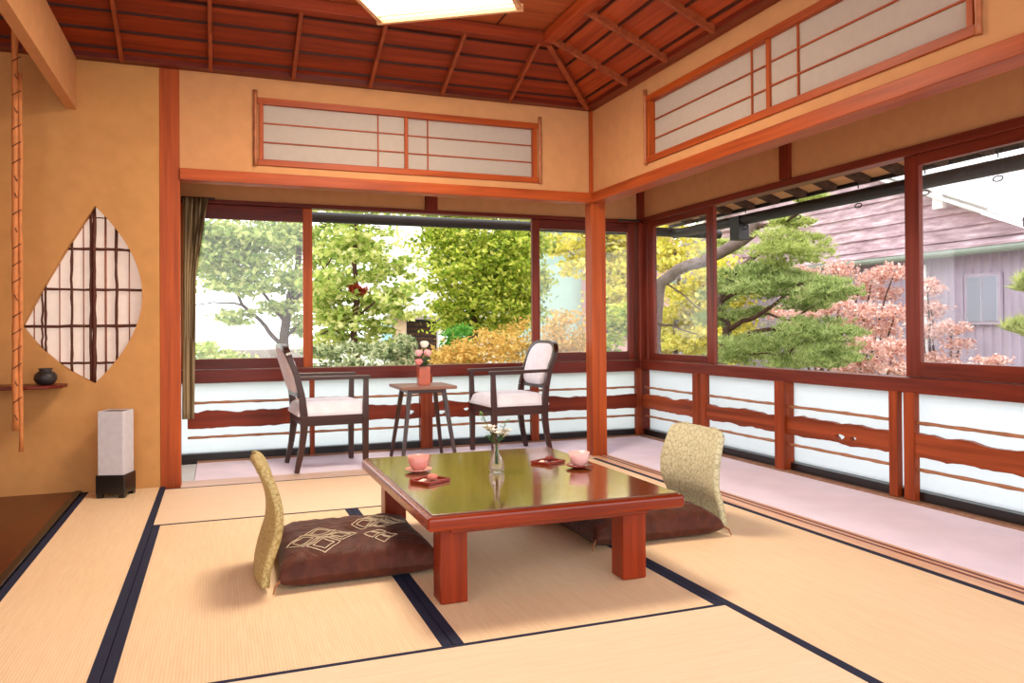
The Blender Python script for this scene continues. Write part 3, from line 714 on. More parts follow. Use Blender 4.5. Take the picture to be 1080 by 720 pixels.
zabuton('floor_cushion', 1.735, 2.365, -2.13, -1.56, .130, 'plain brown cushion on the right floor chair, partly under the table', -1, None)
def zaisu(name, bx, y0, y1, prof, mat, label, face):
    t = thing(name, (bx, (y0 + y1) / 2, 0), label, 'floor chair', 'legless floor chairs')
    def P(u, v):    # u across, v along the profile
        k = v * (len(prof) - 1); i = min(int(k), len(prof) - 2); fr = k - i
        # Catmull-Rom through the profile
        def g(j): return Vector(prof[max(0, min(len(prof) - 1, j))])
        p0, p1, p2, p3 = g(i - 1), g(i), g(i + 1), g(i + 2)
        q = .5 * ((2 * p1) + (p2 - p0) * fr + (2 * p0 - 5 * p1 + 4 * p2 - p3) * fr ** 2 + (3 * p1 - p0 - 3 * p2 + p3) * fr ** 3)
        wd = (y1 - y0) / 2 * (1 - .06 * math.cos(v * PI * 2)) * (1 - .14 * max(0, (v - .86) / .14) ** 3)
        y = (2 * u - 1) * wd; zz = q[1] - .030 * max(0, (v - .8) / .2) * (2 * abs(u - .5)) ** 4
        return Vector((q[0] + face * -.02 * (1 - (2 * u - 1) ** 2), y, zz))
    o = MB().grid(P, 24, 40).build('backrest', mat, t, local=True)
    s = o.modifiers.new('solid', 'SOLIDIFY'); s.thickness = .026; s.offset = 0
    return t
# profile (x offset in the facing direction, z), floor to top
pfL = [(.000, .016), (.004, .06), (.018, .12), (.040, .19), (.046, .25), (.040, .31), (.022, .37), (-.004, .425), (-.012, .438)]
zaisu('floor_chair', .468, -2.16, -1.74, pfL, M['brocade'], 'legless floor chair with gold green brocade back at left', 1)
pfR = [(.006, .016), (-.004, .06), (-.020, .12), (-.048, .19), (-.052, .25), (-.044, .31), (-.026, .37), (-.004, .43), (.002, .447)]
zaisu('floor_chair', 2.392, -2.09, -1.67, pfR, M['brocade_pale'], 'legless floor chair with pale green brocade back at right', -1)

# ------------------------------------------------------------------ armchairs
def arm_chair(label):
    t = thing('armchair', (0, 0, 0), label, 'armchair', 'armchairs at the small table')
    W = .215
    for s in (-1, 1):
        y = s * W
        def sw(pts, wd):
            m = MB()
            for (a, b), (w0, w1) in zip(zip(pts[:-1], pts[1:]), zip(wd[:-1], wd[1:])): m.bar((a[0], y, a[1]), (b[0], y, b[1]), .032, w0, (1, 0, 0), .032, w1)
            return m
        sw([(-.225, .004), (-.195, .14), (-.178, .27), (-.178, .36)], [.028, .036, .044, .046]).build('leg', M['chair'], t, local=True, bevel=.003)
        sw([(-.178, .36), (-.190, .48), (-.222, .62), (-.268, .73)], [.046, .040, .034, .030]).build('back_post', M['chair'], t, local=True, bevel=.003)
        MB().bar((.212, y, .004), (.212, y, .33), .030, .032, (1, 0, 0), .036, .040).build('leg', M['chair'], t, local=True, bevel=.003)
        MB().bar((.212, y, .33), (.218, y, .588), .034, .040, (1, 0, 0), .028, .030).build('arm_post', M['chair'], t, local=True, bevel=.003)
        MB().bar((-.205, y, .600), (.245, y, .594), .034, .022, (0, 0, 1), .044, .024).build('armrest', M['chair_x'], t, local=True, bevel=.005)
        MB().bar((-.17, y, .325), (.20, y, .325), .024, .062).build('seat_rail', M['chair_x'], t, local=True, bevel=.003)
    for x in (-.178, .212): MB().bar((x, -W + .016, .325), (x, W - .016, .325), .024, .062).build('seat_rail', M['chair'], t, local=True, bevel=.003)
    # seat cushion
    def seat(u, v):
        x = -.215 + u * .45; y = (v - .5) * (.425 if u < .9 else .415)
        e = (1 - abs(2 * u - 1) ** 6) * (1 - abs(2 * v - 1) ** 6)
        return Vector((x, y, .372 + .072 * max(0, e) ** .3))
    def seatb(u, v):
        p = seat(u, v); p.z = .356; return p
    m = MB(); m.grid(seat, 26, 26); m.grid(seatb, 26, 26, flip=True)
    for a in range(25):
        for (u0, v0, u1, v1) in ((a / 25, 0, (a + 1) / 25, 0), (a / 25, 1, (a + 1) / 25, 1), (0, a / 25, 0, (a + 1) / 25), (1, a / 25, 1, (a + 1) / 25)):
            m.add([seat(u0, v0), seat(u1, v1), seatb(u1, v1), seatb(u0, v0)], [(0, 1, 2, 3)], True)
    m.build('seat_cushion', M['uphol'], t, local=True)
    # oval padded back in a bent wooden frame
    def bx(z): return -.198 - .092 * max(0, (z - .47) / .33) ** 1.3
    out = []
    for k in range(40):
        a = 2 * PI * k / 40; ca, sa = math.cos(a), math.sin(a)
        y = .190 * math.copysign(abs(ca) ** (.45 if sa > 0 else .4), ca); z = .645 + .150 * math.copysign(abs(sa) ** (.75 if sa > 0 else .5), sa); out.append((y, z))
    fr = MB(); n = len(out)
    ring = []
    pts = [Vector((bx(z), y * 1.0, z)) for y, z in out]
    for i in range(n):
        ring.append(pts[i])
    upper = [Vector((bx(z), y, z)) for y, z in [(W * math.copysign(abs(math.cos(a)) ** .5, math.cos(a)), .70 + .100 * math.sin(a) ** .8 if math.sin(a) > 0 else .70) for a in [PI * k / 20 for k in range(21)]]]
    for i in range(len(upper) - 1): fr.bar(upper[i], upper[i + 1], .030, .034, (1, 0, 0))
    fr.build('crest_rail', M['chair'], t, local=True)
    MB().bar((bx(.50), -W + .012, .487), (bx(.50), W - .012, .487), .026, .03).build('back_rail', M['chair'], t, local=True, bevel=.003)
    m = MB(); c0 = Vector((bx(.64), 0, .64))
    for side in (1, -1):
        rings = []
        for q, off in ((1.0, .012), (.93, .026), (.7, .034), (.35, .037), (.02, .038)):
            rings.append([Vector((bx(.64 + (z - .64) * q) + side * off, y * q, .64 + (z - .64) * q)) for y, z in out])
        vs = [p for r_ in rings for p in r_]; fs = []
        for i in range(len(rings) - 1):
            for k in range(n): fs.append((i * n + k, i * n + (k + 1) % n, (i + 1) * n + (k + 1) % n, (i + 1) * n + k))
        m.add(vs, fs, True)
    for i in range(n):
        j = (i + 1) % n
        m.add([pts[i] + Vector((.012, 0, 0)), pts[j] + Vector((.012, 0, 0)), pts[j] - Vector((.012, 0, 0)), pts[i] - Vector((.012, 0, 0))], [(0, 1, 2, 3)], True)
    m.build('back_pad', M['uphol'], t, local=True)
    return t
ac = arm_chair('dark wooden armchair left of the small table, its back to the alcove')
ac.location = (.985, .325, .004); ac.rotation_euler = (0, 0, .06)
a2 = copy_tree(ac); a2.location = (2.305, .375, .004); a2.rotation_euler = (0, 0, PI + .05)
a2['label'] = 'dark wooden armchair right of the small table, white padded back facing the room'

# small table
SX, SY, SZ = 1.645, .34, .520
st = thing('side_table', (SX, SY, .005), 'small square table with splayed legs between the armchairs', 'table')
MB().box(SX - .195, SX + .195, SY - .195, SY + .195, SZ - .022, SZ).build('tabletop', M['stooltop'], st, bevel=.006)
box('apron', M['chair_x'], SX - .13, SX + .13, SY - .13, SY + .13, SZ - .05, SZ - .021, st, .003)
for sx in (-1, 1):
    for sy in (-1, 1):
        MB().bar((SX + sx * .185, SY + sy * .185, .0065), (SX + sx * .118, SY + sy * .118, SZ - .03), .022, .022, (1, 0, 0), .030, .030).build('leg', M['chair'], st, bevel=.003)
# vase of roses on it
v0 = Vector((SX + .005, SY - .01, SZ + .0005))
vs_ = thing('flower_vase', v0, 'orange red square vase on the small table between the armchairs', 'vase')
m = MB(); hw = .036
m.box(v0.x - hw, v0.x + hw, v0.y - hw, v0.y + hw, v0.z, v0.z + .012)
for s in (-1, 1):
    m.box(v0.x + s * hw - .003, v0.x + s * hw + .003, v0.y - hw, v0.y + hw, v0.z, v0.z + .125); m.box(v0.x - hw, v0.x + hw, v0.y + s * hw - .003, v0.y + s * hw + .003, v0.z, v0.z + .125)
m.build('vessel', M['vase'], vs_)
def rose(c, r, mat, parent, petal='petals'):
    m = MB(); c = Vector(c); lay = ((1.0, 6, .25, .9), (.82, 6, .1, 1.0), (.6, 5, -.1, 1.05), (.38, 4, -.25, 1.05))
    for q, k, tilt, h in lay:
        for i in range(k):
            a0 = 2 * PI * i / k + q * 2.2
            def fn(u, v, a0=a0, q=q, h=h, tilt=tilt, k=k):
                a = a0 + (u - .5) * 2 * PI / k * 1.5; rad = r * q * (math.sin(PI * (.08 + v * .70)) ** .7 + tilt * .2 * v * v)
                return c + Vector((rad * math.cos(a), rad * math.sin(a), r * h * 1.55 * (v - .5) * (1 - .15 * abs(2 * u - 1))))
            m.grid(fn, 5, 6)
    m.ball(c + Vector((0, 0, -r * .05)), r * .92, r * .92, r * .85, 14, 9, .07)
    return m.build(petal, mat, parent)
def blossom(name, c, r, mat, foot, label, group):
    t = thing(name, foot, label, 'flower', group)
    rose(c, r, mat, t); c = Vector(c); f = Vector(foot)
    mo = Vector((v0.x + (f.x - v0.x) * 1.2, v0.y + (f.y - v0.y) * 1.2, v0.z + .13))
    MB().tube([c + Vector((0, 0, -r * .4)), mo, f], .0025, 6).build('stem', M['stem'], t)
    m = MB()
    for k in range(9):
        b = c.lerp(mo, min(.98, .35 + .08 * k)); a = random.uniform(0, 2 * PI); d = Vector((math.cos(a), math.sin(a), random.uniform(-.2, .4))); sd = d.cross(Vector((0, 0, 1))).normalized()
        L = .055; m.add([b, b + d * L * .5 + sd * .019, b + d * L, b + d * L * .5 - sd * .019], [(0, 1, 2, 3)])
    m.build('leaves', M['leafgreen'], t); return t
ft = Vector((v0.x, v0.y, v0.z + .02)); zt = SZ
blossom('rose', (v0.x - .036, v0.y - .02, zt + .222), .027, M['rose'], ft + Vector((-.015, 0, 0)), 'pink rose at the upper left of the orange red vase', 'roses in the orange vase')
blossom('rose', (v0.x + .022, v0.y - .03, zt + .222), .027, M['rose'], ft + Vector((.005, -.01, 0)), 'pale pink rose in the middle of the orange red vase', 'roses in the orange vase')
blossom('rose', (v0.x - .042, v0.y - .040, zt + .160), .027, M['rose2'], ft + Vector((-.015, -.015, 0)), 'deeper pink rose lowest in the orange red vase', 'roses in the orange vase')
blossom('rose', (v0.x + .016, v0.y + .03, zt + .280), .030, M['whitepetal'], ft + Vector((.012, .01, 0)), 'white rose topmost in the orange red vase', 'roses in the orange vase')

# ------------------------------------------------------------------ things on the low table
Z0 = TH + .0006
bt = thing('bud_vase', (1.38, -1.955, Z0), 'clear glass bud vase with white flowers on the low table', 'vase')
MB().lathe([(.022, 0), (.029, .004), (.032, .02), (.030, .038), (.020, .060), (.0115, .078), (.011, .098), (.015, .112), (.0125, .112), (.009, .098), (.0095, .078), (.0175, .058), (.0275, .038), (.0295, .02), (.025, .008), (0, .007)], (1.38, -1.955, Z0), 28).build('bottle', M['glass'], bt)
def sprig(name, base, tip, kind, label):
    t = thing(name, base, label, 'flower', 'white flowers in the glass bud vase'); b, p = Vector(base), Vector(tip); md = Vector((1.38 + (b.x - 1.38) * .6, -1.955 + (b.y + 1.955) * .6, Z0 + .108))
    MB().tube([b, md, p], .0017, 6).build('stem', M['stem'], t)
    if kind == 'flower':
        m = MB(); h = MB()
        for k in range(3):
            c = p + Vector((random.uniform(-.016, .016), random.uniform(-.012, .012), random.uniform(-.012, .014)))
            for i in range(9):
                a = 2 * PI * i / 9 + k; d = Vector((math.cos(a), math.sin(a) * .8, .45)).normalized(); sd = d.cross(Vector((0, 0, 1))).normalized(); L = .034
                m.add([c, c + d * L * .55 + sd * .011, c + d * L, c + d * L * .55 - sd * .011], [(0, 1, 2, 3)])
            h.ball(c + Vector((0, 0, .003)), .005, n=8, m=6)
        m.build('petals', M['whitepetal'], t); h.build('heart', M['petalyellow'], t)
    m = MB()
    for k in range(9 if kind == 'leaf' else 7):
        q = md.lerp(p, .3 + .7 * (k + 1) / 9) if kind == 'leaf' else md.lerp(p, random.uniform(.35, .8)); a = random.uniform(0, 2 * PI); d = Vector((math.cos(a), math.sin(a), random.uniform(-.1, .7))).normalized(); sd = d.cross(Vector((0, 0, 1))).normalized(); L = .026 if kind == 'leaf' else .03
        m.add([q, q + d * L * .5 + sd * .008, q + d * L, q + d * L * .5 - sd * .008], [(0, 1, 2, 3)])
    m.build('leaves', M['leafgreen'], t)
bz = Z0 + .03
sprig('flower_sprig', (1.378, -1.955, bz), (1.352, -1.96, Z0 + .165), 'flower', 'cream flower sprig in the middle of the glass bud vase')
sprig('flower_sprig', (1.384, -1.957, bz), (1.410, -1.955, Z0 + .150), 'flower', 'white flower sprig on the right of the glass bud vase')
sprig('flower_sprig', (1.376, -1.952, bz), (1.322, -1.95, Z0 + .235), 'leaf', 'tallest leafy green sprig, leaning left in the glass bud vase')
sprig('flower_sprig', (1.386, -1.953, bz), (1.430, -1.94, Z0 + .205), 'leaf', 'leafy green sprig leaning right in the glass bud vase')
sprig('flower_sprig', (1.380, -1.959, bz), (1.335, -1.97, Z0 + .145), 'leaf', 'short leafy sprig low on the left of the glass bud vase')
def teacup(x, y, label, m, ml):
    s = MB().lathe([(.026, 0), (.03, .003), (.044, .006), (.056, .012), (.054, .015), (.03, .009), (0, .008)], (x, y, Z0), 32).build('saucer', M[m], None); tag(s, label[0], 'saucer', 'saucers on the low table')
    t = thing('teacup', (x, y, Z0 + .0096), label[1], 'teacup', 'teacups on the low table')
    MB().lathe([(.024, 0), (.025, .005), (.033, .010), (.0395, .026), (.044, .056), (.0415, .056), (.037, .028), (.028, .012), (0, .010)], (x, y, Z0 + .0096), 32).build('bowl', M[ml], t)
    MB().lathe([(0, .038), (.0385, .044), (0, .0445)], (x, y, Z0 + .0096), 32).build('tea', M['tea'], t)
teacup(1.083, -1.835, ('pink saucer under the left teacup', 'pink teacup on a pink saucer at the left of the low table'), 'cup', 'cup')
teacup(1.728, -2.005, ('red saucer under the right teacup', 'pale pink teacup on a red saucer at the right of the low table'), 'dish', 'cuppale')
def tray(x, y, rz, label, sweetlabel, sm):
    t = MB(); a = .058
    t.box(-a, a, -a * .8, a * .8, 0, .004)
    for s in (-1, 1): t.bar((-a, s * a * .8, .006), (a, s * a * .8, .006), .006, .010); t.bar((s * a, -a * .8, .006), (s * a, a * .8, .006), .006, .010)
    o = t.build('sweet_tray', M['dish'], None, local=True); o.location = (x, y, Z0); o.rotation_euler = (0, 0, rz); tag(o, label, 'tray', 'lacquer sweet trays')
    w = MB().ball((0, 0, .013), .021, .019, .0125, 14, 8).build('bean_sweet', M[sm], None, local=True); w.location = (x + .012 * math.cos(rz), y + .012 * math.sin(rz), Z0 + .0045); tag(w, sweetlabel, 'sweet', 'bean sweets on trays')
    c = MB().bar((-.03, -.02, .008), (.0, .022, .008), .018, .006).build('wrapped_sweet', M['wrapper'], None, local=True, bevel=.002); c.location = (x - .022 * math.cos(rz), y - .022 * math.sin(rz), Z0 + .0002); tag(c, 'pale wrapped sweet beside the ' + sweetlabel.split(' on ')[0], 'sweet', 'wrapped sweets on trays')
tray(1.074, -2.060, .55, 'red lacquer sweet tray in front of the left teacup', 'pink bean sweet on the left lacquer tray', 'sweet')
tray(1.655, -1.845, .5, 'red lacquer sweet tray behind the right teacup', 'dark red bean sweet on the right lacquer tray', 'sweetdark')

# ------------------------------------------------------------------ outside: eaves, gutter poles
GZ = -.5
g = MB().box(-30, 60, .92, 80, GZ - .1, GZ).box(3.84, 60, -30, .92, GZ - .1, GZ).build('ground', M['ground']); tag(g, 'pale garden ground outside the windows', 'ground', None, 'structure')
ev = thing('roof_eave', (4.0, -1, 1.9), 'tan boarded roof eave with dark rafters over the right windows', 'eave')
def ez(x): return 2.13 - .33 * (x - 3.72)
MB().add([(3.72, NEAR, ez(3.72)), (4.42, NEAR, ez(4.42)), (4.42, 1.6, ez(4.42)), (3.72, 1.6, ez(3.72)), (3.72, NEAR, ez(3.72) + .03), (4.42, NEAR, ez(4.42) + .03), (4.42, 1.6, ez(4.42) + .03), (3.72, 1.6, ez(3.72) + .03)], [(0, 1, 2, 3), (4, 5, 6, 7), (0, 1, 5, 4), (1, 2, 6, 5), (2, 3, 7, 6), (3, 0, 4, 7)]).build('soffit', M['soffit'], ev)
for k in range(20):
    y = 1.2 - .30 * k
    MB().bar((3.73, y, ez(3.73) - .035), (4.40, y, ez(4.40) - .022), .065, .046).build('rafter', M['barkdark'], ev)
box('fascia', M['blackdull'], 4.42, 4.44, NEAR, 1.6, 1.872, 1.96, ev)
def gutter(label, p0, p1, hooks, block=None):
    t = thing('hanging_gutter_pole', p0, label, 'gutter', 'dark gutter poles outside the windows'); p0, p1 = Vector(p0), Vector(p1)
    MB().tube([p0.lerp(p1, i / 10) for i in range(11)], .043, 14).build('pole', M['blackdull'], t)
    d = (p1 - p0).normalized()
    for k in hooks:
        c = p0.lerp(p1, k)
        MB().tube([c + Vector((0, 0, .22)), c + Vector((0, 0, .05)) + d * .0] , .004, 6).build('hook', M['blackdull'], t)
        pts = [c + Vector((0, 0, -.05)) + Vector((0, 0, 1)) * (-.015 + .015 * math.cos(a)) + d * .03 * math.sin(a) for a in [2 * PI * i / 12 for i in range(13)]]
        MB().tube(pts, .004, 6).build('hook_loop', M['blackdull'], t)
    if block is not None:
        c = p0.lerp(p1, block); MB().box(c.x - .05, c.x + .05, c.y - .06, c.y + .06, c.z - .16, c.z + .03).build('outlet_box', M['blackdull'], t)
gutter('dark gutter pole hanging outside the right windows', (4.36, 1.40, 1.79), (4.36, -4.2, 1.775), (.19, .30, .405, .50, .585, .68), .175)
gutter('dark gutter pole hanging outside the back windows', (-.6, 1.45, 1.812), (4.9, 1.45, 1.812), (.31, .39, .54, .64, .735))

# ------------------------------------------------------------------ outside: plants
def cloud(clusters, n, flat=.6, sub=26, spread=.34):
    """leaf centres: clusters are (centre, radii) ellipsoids, broken into small layered tufts"""
    vol = np.array([max(.02, r[0] * r[2]) for c, r in clusters]); vol = vol / vol.sum(); P = []
    for (c, r), w_ in zip(clusters, vol):
        k = max(12, int(n * w_)); ns = max(4, k // sub)
        d = RNG.normal(size=(ns, 3)); d /= np.linalg.norm(d, axis=1)[:, None]; d *= (RNG.random(ns) ** (1 / 2.4))[:, None]
        idx = RNG.integers(0, ns, k); q = d[idx] + RNG.normal(size=(k, 3)) * spread * np.array([.7, .7, .7 * flat])
        P.append(np.array(c) + q * np.array(r))
    return np.concatenate(P)
def leaves(P, size, aspect=.55, up=.6, jitter=.4):
    n = len(P); nm = RNG.normal(size=(n, 3)) + np.array([0, 0, up * 2]); nm /= np.linalg.norm(nm, axis=1)[:, None]
    a = np.cross(nm, RNG.normal(size=(n, 3))); a /= np.linalg.norm(a, axis=1)[:, None]; b = np.cross(nm, a)
    L = size * (1 + jitter * (RNG.random(n) - .5))[:, None]
    V = np.stack([P - a * L * .5, P + b * L * .5 * aspect - a * L * .05, P + a * L * .5, P - b * L * .5 * aspect - a * L * .05], 1).reshape(-1, 3)
    return V, np.arange(4 * n).reshape(n, 4)
def needles(P, L, w, k, out_c=None):
    n = len(P); base = np.repeat(P, k, 0); d = RNG.normal(size=(n * k, 3)); d[:, 2] = np.abs(d[:, 2]) * 1.0 + .25; d /= np.linalg.norm(d, axis=1)[:, None]
    s = np.cross(d, RNG.normal(size=(n * k, 3))); s /= np.linalg.norm(s, axis=1)[:, None]
    l = L * (.7 + .6 * RNG.random(n * k))[:, None]
    V = np.stack([base - s * w / 2, base + s * w / 2, base + d * l], 1).reshape(-1, 3)
    return V, np.arange(3 * n * k).reshape(-1, 3)
def clY(spec, Y):
    r_ = []
    for (px, py, rx, ry, dy, th) in spec:
        c = atY(px, py, Y + dy); k = depth(c) / FPX; r_.append((tuple(c), (rx * k, th, ry * k)))
    return r_
def clX(spec, X):
    r_ = []
    for (px, py, rx, ry, dx, th) in spec:
        c = atX(px, py, X + dx); k = depth(c) / FPX; r_.append((tuple(c), (th, rx * k * 1.02, ry * k)))
    return r_
def limb(parent, pts, r0, r1, mat, name='branch', wob_=.0, n=7):
    pts = [Vector(p) for p in pts]
    # resample with a little wander
    q = []
    for i in range(len(pts) - 1):
        for s in range(4):
            p = pts[i].lerp(pts[i + 1], s / 4)
            if s or i: p = p + Vector((noise.noise(p * 3), noise.noise(p * 3 + Vector((5, 0, 0))), noise.noise(p * 3 + Vector((0, 9, 0))))) * wob_
            q.append(p)
    q.append(pts[-1]); k = len(q) - 1
    return MB().tube(q, [r0 + (r1 - r0) * i / k for i in range(k + 1)], n).build(name, mat, parent)
def plant(name, label, cat, group, base, spec, mode, plane, n, size, leafmat, limbs=(), bark='bark', aspect=.55, flat=.6, sub=26, spread=.34, up=.6):
    t = thing(name, base, label, cat, group)
    cl_ = clY(spec, plane) if mode == 'Y' else clX(spec, plane)
    V, F = leaves(cloud(cl_, n, flat, sub, spread), size, aspect, up); rawmesh('foliage', V, F, L_[leafmat], t, t.location)
    f = (lambda p, d=0: atY(p[0], p[1], plane + d)) if mode == 'Y' else (lambda p, d=0: atX(p[0], p[1], plane + d))
    for i, (pts, r0, r1) in enumerate(limbs):
        w_ = [f(p[:2], p[2] if len(p) > 2 else 0) for p in pts]
        if pts[0][1] > 390: w_[0].z = GZ
        limb(t, w_, r0, r1, M[bark], 'trunk' if i == 0 else 'branch', .03)
    return t
# maple at the left window
b = atY(300, 420, 6.4); b.z = GZ
plant('maple_tree', 'spreading maple tree outside the left back window', 'tree', 'garden trees behind the back windows', b,
      [(262, 255, 62, 22, .2, .9), (220, 262, 34, 24, 0, .6), (300, 250, 45, 25, .3, .9), (285, 295, 45, 17, -.2, .7), (225, 303, 30, 9, -.3, .5), (330, 300, 24, 30, .2, .7), (295, 325, 32, 9, -.2, .5), (240, 335, 28, 8, -.1, .4), (205, 240, 30, 12, .2, .6), (318, 345, 14, 18, .1, .4), (250, 205, 90, 26, .4, 1.2), (355, 262, 32, 24, .4, .7), (240, 278, 50, 18, .1, .7), (215, 250, 36, 20, .2, .6)], 'Y', 6.4, 15000, .10, 'maple',
      [([(300, 420), (299, 372), (302, 330), (312, 290), (318, 240)], .085, .035), ([(299, 366), (280, 343), (255, 322), (247, 306), (225, 296)], .035, .012), ([(301, 340), (285, 318), (270, 300), (262, 270)], .03, .01), ([(303, 325), (330, 300), (350, 272)], .03, .01), ([(297, 360), (322, 335), (332, 310)], .03, .01), ([(255, 322), (225, 318), (205, 322)], .015, .006)], 'barkdark', spread=.30)
b = atY(375, 420, 4.0); b.z = GZ
plant('garden_tree', 'slim tree with dark trunk outside the middle back window', 'tree', 'garden trees behind the back windows', b,
      [(372, 258, 40, 20, .2, .8), (350, 300, 26, 20, 0, .6), (412, 312, 34, 15, 0, .6), (395, 285, 30, 12, .3, .6), (420, 330, 26, 8, -.1, .4), (360, 340, 26, 18, .1, .5), (400, 345, 22, 10, 0, .4), (430, 282, 14, 12, .2, .4), (370, 215, 50, 26, .2, .8), (345, 325, 22, 18, .2, .5), (345, 365, 20, 14, .2, .4), (395, 365, 22, 12, .2, .4), (400, 320, 24, 14, .3, .5)], 'Y', 4.0, 7600, .09, 'maple2',
      [([(375, 420), (375, 380), (374, 345), (377, 312), (372, 270), (375, 235)], .05, .02), ([(375, 335), (395, 318), (420, 306)], .016, .006), ([(376, 318), (350, 300), (338, 275)], .016, .006), ([(374, 355), (350, 345), (338, 352)], .012, .006)], 'barkdark', spread=.30)
t = bpy.data.objects['garden_tree']; V, F = leaves(cloud(clY([(380, 303, 9, 7, -.1, .1)], 4.0), 90, .6, 10), .13, .2, 0); rawmesh('red_leaf_rosette', V, F, L_['red'], t, t.location)['label'] = 'red spiky leaves'
# round yellow green tree in the middle
b = atY(500, 420, 6.2); b.z = GZ
plant('garden_tree', 'dense yellow green tree outside the right half of the middle back window', 'tree', 'garden trees behind the back windows', b,
      [(500, 262, 62, 26, 0, 1.1), (480, 292, 36, 18, -.3, .8), (530, 292, 38, 26, 0, .9), (500, 318, 48, 16, -.2, .9), (545, 330, 26, 22, .2, .7), (462, 250, 18, 18, 0, .6), (548, 255, 26, 22, .3, .8), (500, 215, 80, 26, .4, 1.2), (505, 340, 50, 14, .3, .8), (548, 300, 26, 30, .4, .8), (475, 325, 14, 12, .2, .5)], 'Y', 6.2, 22000, .088, 'round',
      [([(500, 420), (498, 360), (503, 310), (500, 260)], .10, .04), ([(501, 320), (470, 296), (455, 275)], .03, .01), ([(502, 305), (535, 285), (552, 262)], .03, .01)], 'barkdark', spread=.30)
b = atY(640, 420, 11.4); b.z = GZ
plant('garden_tree', 'yellow tree seen on both sides of the corner post', 'tree', 'garden trees behind the back windows', b,
      [(600, 258, 34, 12, 0, .9), (650, 272, 28, 30, 0, 1.0), (655, 310, 26, 18, -.2, .9), (640, 240, 40, 16, 0, 1), (606, 282, 14, 14, 0, .6), (620, 225, 60, 20, .3, 1.2), (655, 290, 30, 60, .3, 1.0)], 'Y', 11.4, 9500, .16, 'yellow',
      [([(640, 420), (640, 350), (635, 290), (640, 250)], .08, .03), ([(638, 300), (610, 275), (590, 255)], .03, .01)], 'bark', spread=.30)
b = atY(655, 420, 5.2); b.z = GZ
plant('garden_shrub', 'green shrub behind the narrow pane right of the corner post', 'shrub', 'garden shrubs', b, [(652, 340, 24, 26, 0, .6), (640, 372, 24, 14, -.2, .5), (660, 385, 24, 14, 0, .5)], 'Y', 5.2, 2400, .09, 'round', spread=.3)
b = atX(715, 420, 7.7); b.z = GZ
plant('garden_tree', 'yellow green tree behind the corner pane of the right wall', 'tree', 'garden trees behind the back windows', b,
      [(712, 268, 32, 20, 0, .5), (722, 320, 30, 24, 0, .5), (705, 350, 30, 24, .1, .5), (730, 362, 24, 16, 0, .5), (760, 300, 40, 30, .1, .5), (695, 235, 50, 20, .1, .5), (770, 360, 40, 30, .1, .5), (700, 388, 50, 16, .1, .5)], 'X', 7.7, 10000, .115, 'yellow', [([(712, 420), (712, 360), (716, 300), (712, 262)], .06, .02)], 'bark', spread=.3)
# low shrubs
def shrub(label, px, Y, spec, n, size, lm, name='garden_shrub', **kw):
    b = atY(px, 420, Y); b.z = GZ
    # body down to the soil so that the bush stands on the ground
    lowest = max(s[1] + s[3] for s in spec)
    return plant(name, label, 'shrub', 'garden shrubs', b, spec, 'Y', Y, n, size, lm, [([(px, 420), (px + 2, lowest - 12)], .03, .012), ([(px + 2, 424), (px + 9, lowest - 14)], .02, .008)], 'barkdark', **kw)
shrub('orange yellow azalea shrub left of the right armchair back', 500, 3.4, [(500, 370, 42, 14, 0, .5), (520, 360, 26, 14, .1, .5), (478, 380, 26, 12, 0, .5), (500, 395, 50, 20, 0, .5)], 4200, .055, 'orange', spread=.3)
shrub('orange yellow azalea shrub behind the right armchair back', 548, 4.9, [(546, 355, 24, 20, 0, .5), (545, 380, 30, 22, 0, .5)], 2400, .055, 'orange', spread=.3)
shrub('orange azalea shrub in the hazy pane left of the corner post', 596, 3.8, [(596, 350, 24, 22, 0, .5), (598, 378, 30, 24, 0, .5)], 2600, .06, 'orange', spread=.3)
shrub('fresh green rounded shrub behind the roses', 488, 4.6, [(486, 353, 13, 14, 0, .4), (484, 375, 18, 20, 0, .4)], 1500, .07, 'green', spread=.3)
shrub('pale variegated shrub low behind the left armchair', 355, 3.3, [(350, 372, 26, 10, 0, .4), (375, 366, 20, 8, .1, .3), (360, 390, 36, 16, 0, .4)], 1500, .09, 'varieg', aspect=.35, spread=.35)
shrub('pale variegated shrub left of the roses', 410, 2.1, [(410, 370, 24, 9, 0, .4), (425, 362, 12, 9, .1, .3), (412, 388, 32, 16, 0, .4)], 1300, .09, 'varieg', aspect=.35, spread=.35)
shrub('light green shrub at the bottom of the left back window', 215, 4.2, [(208, 366, 18, 9, 0, .4), (235, 373, 16, 5, 0, .4), (218, 388, 40, 18, 0, .4)], 1700, .075, 'maple2', spread=.32)
# low stone wall far left
o = box('stone_wall', M['grey'], .6, 2.1, 12.8, 13.2, GZ, .50, bevel=.02); tag(o, 'low grey stone wall far behind the left window', 'wall')
# white building across the street
wb = thing('white_building', (5.0, 14.2, GZ), 'white building with dark shuttered opening across the street', 'building')
MB().prism(hole(3.9, 7.2, GZ, 6.0), [hole(4.66, 5.46, .0, 1.16)], lambda u, v, t: (u, t, v), 14.0, 14.25).build('wall', M['white'], wb)
box('awning', M['grey'], 4.15, 5.7, 13.55, 14.02, 1.16, 1.24, wb, .01)
box('pillar', M['beige'], 4.32, 4.60, 13.75, 13.98, GZ, 1.16, wb, .01)
sh_ = box('shutter', M['blackdull'], 4.66, 5.46, 14.15, 14.2, .0, 1.16, wb)
for k in range(9): box('louvre', M['barkdark'], 4.67, 5.45, 14.12, 14.15, .04 + k * .12, .12 + k * .12, sh_)
box('sign_board', M['cyan'], 4.05, 4.28, 13.9, 13.99, .55, 1.15, wb); box('sign_board', M['cyan'], 5.85, 6.2, 13.9, 13.99, .62, .95, wb)
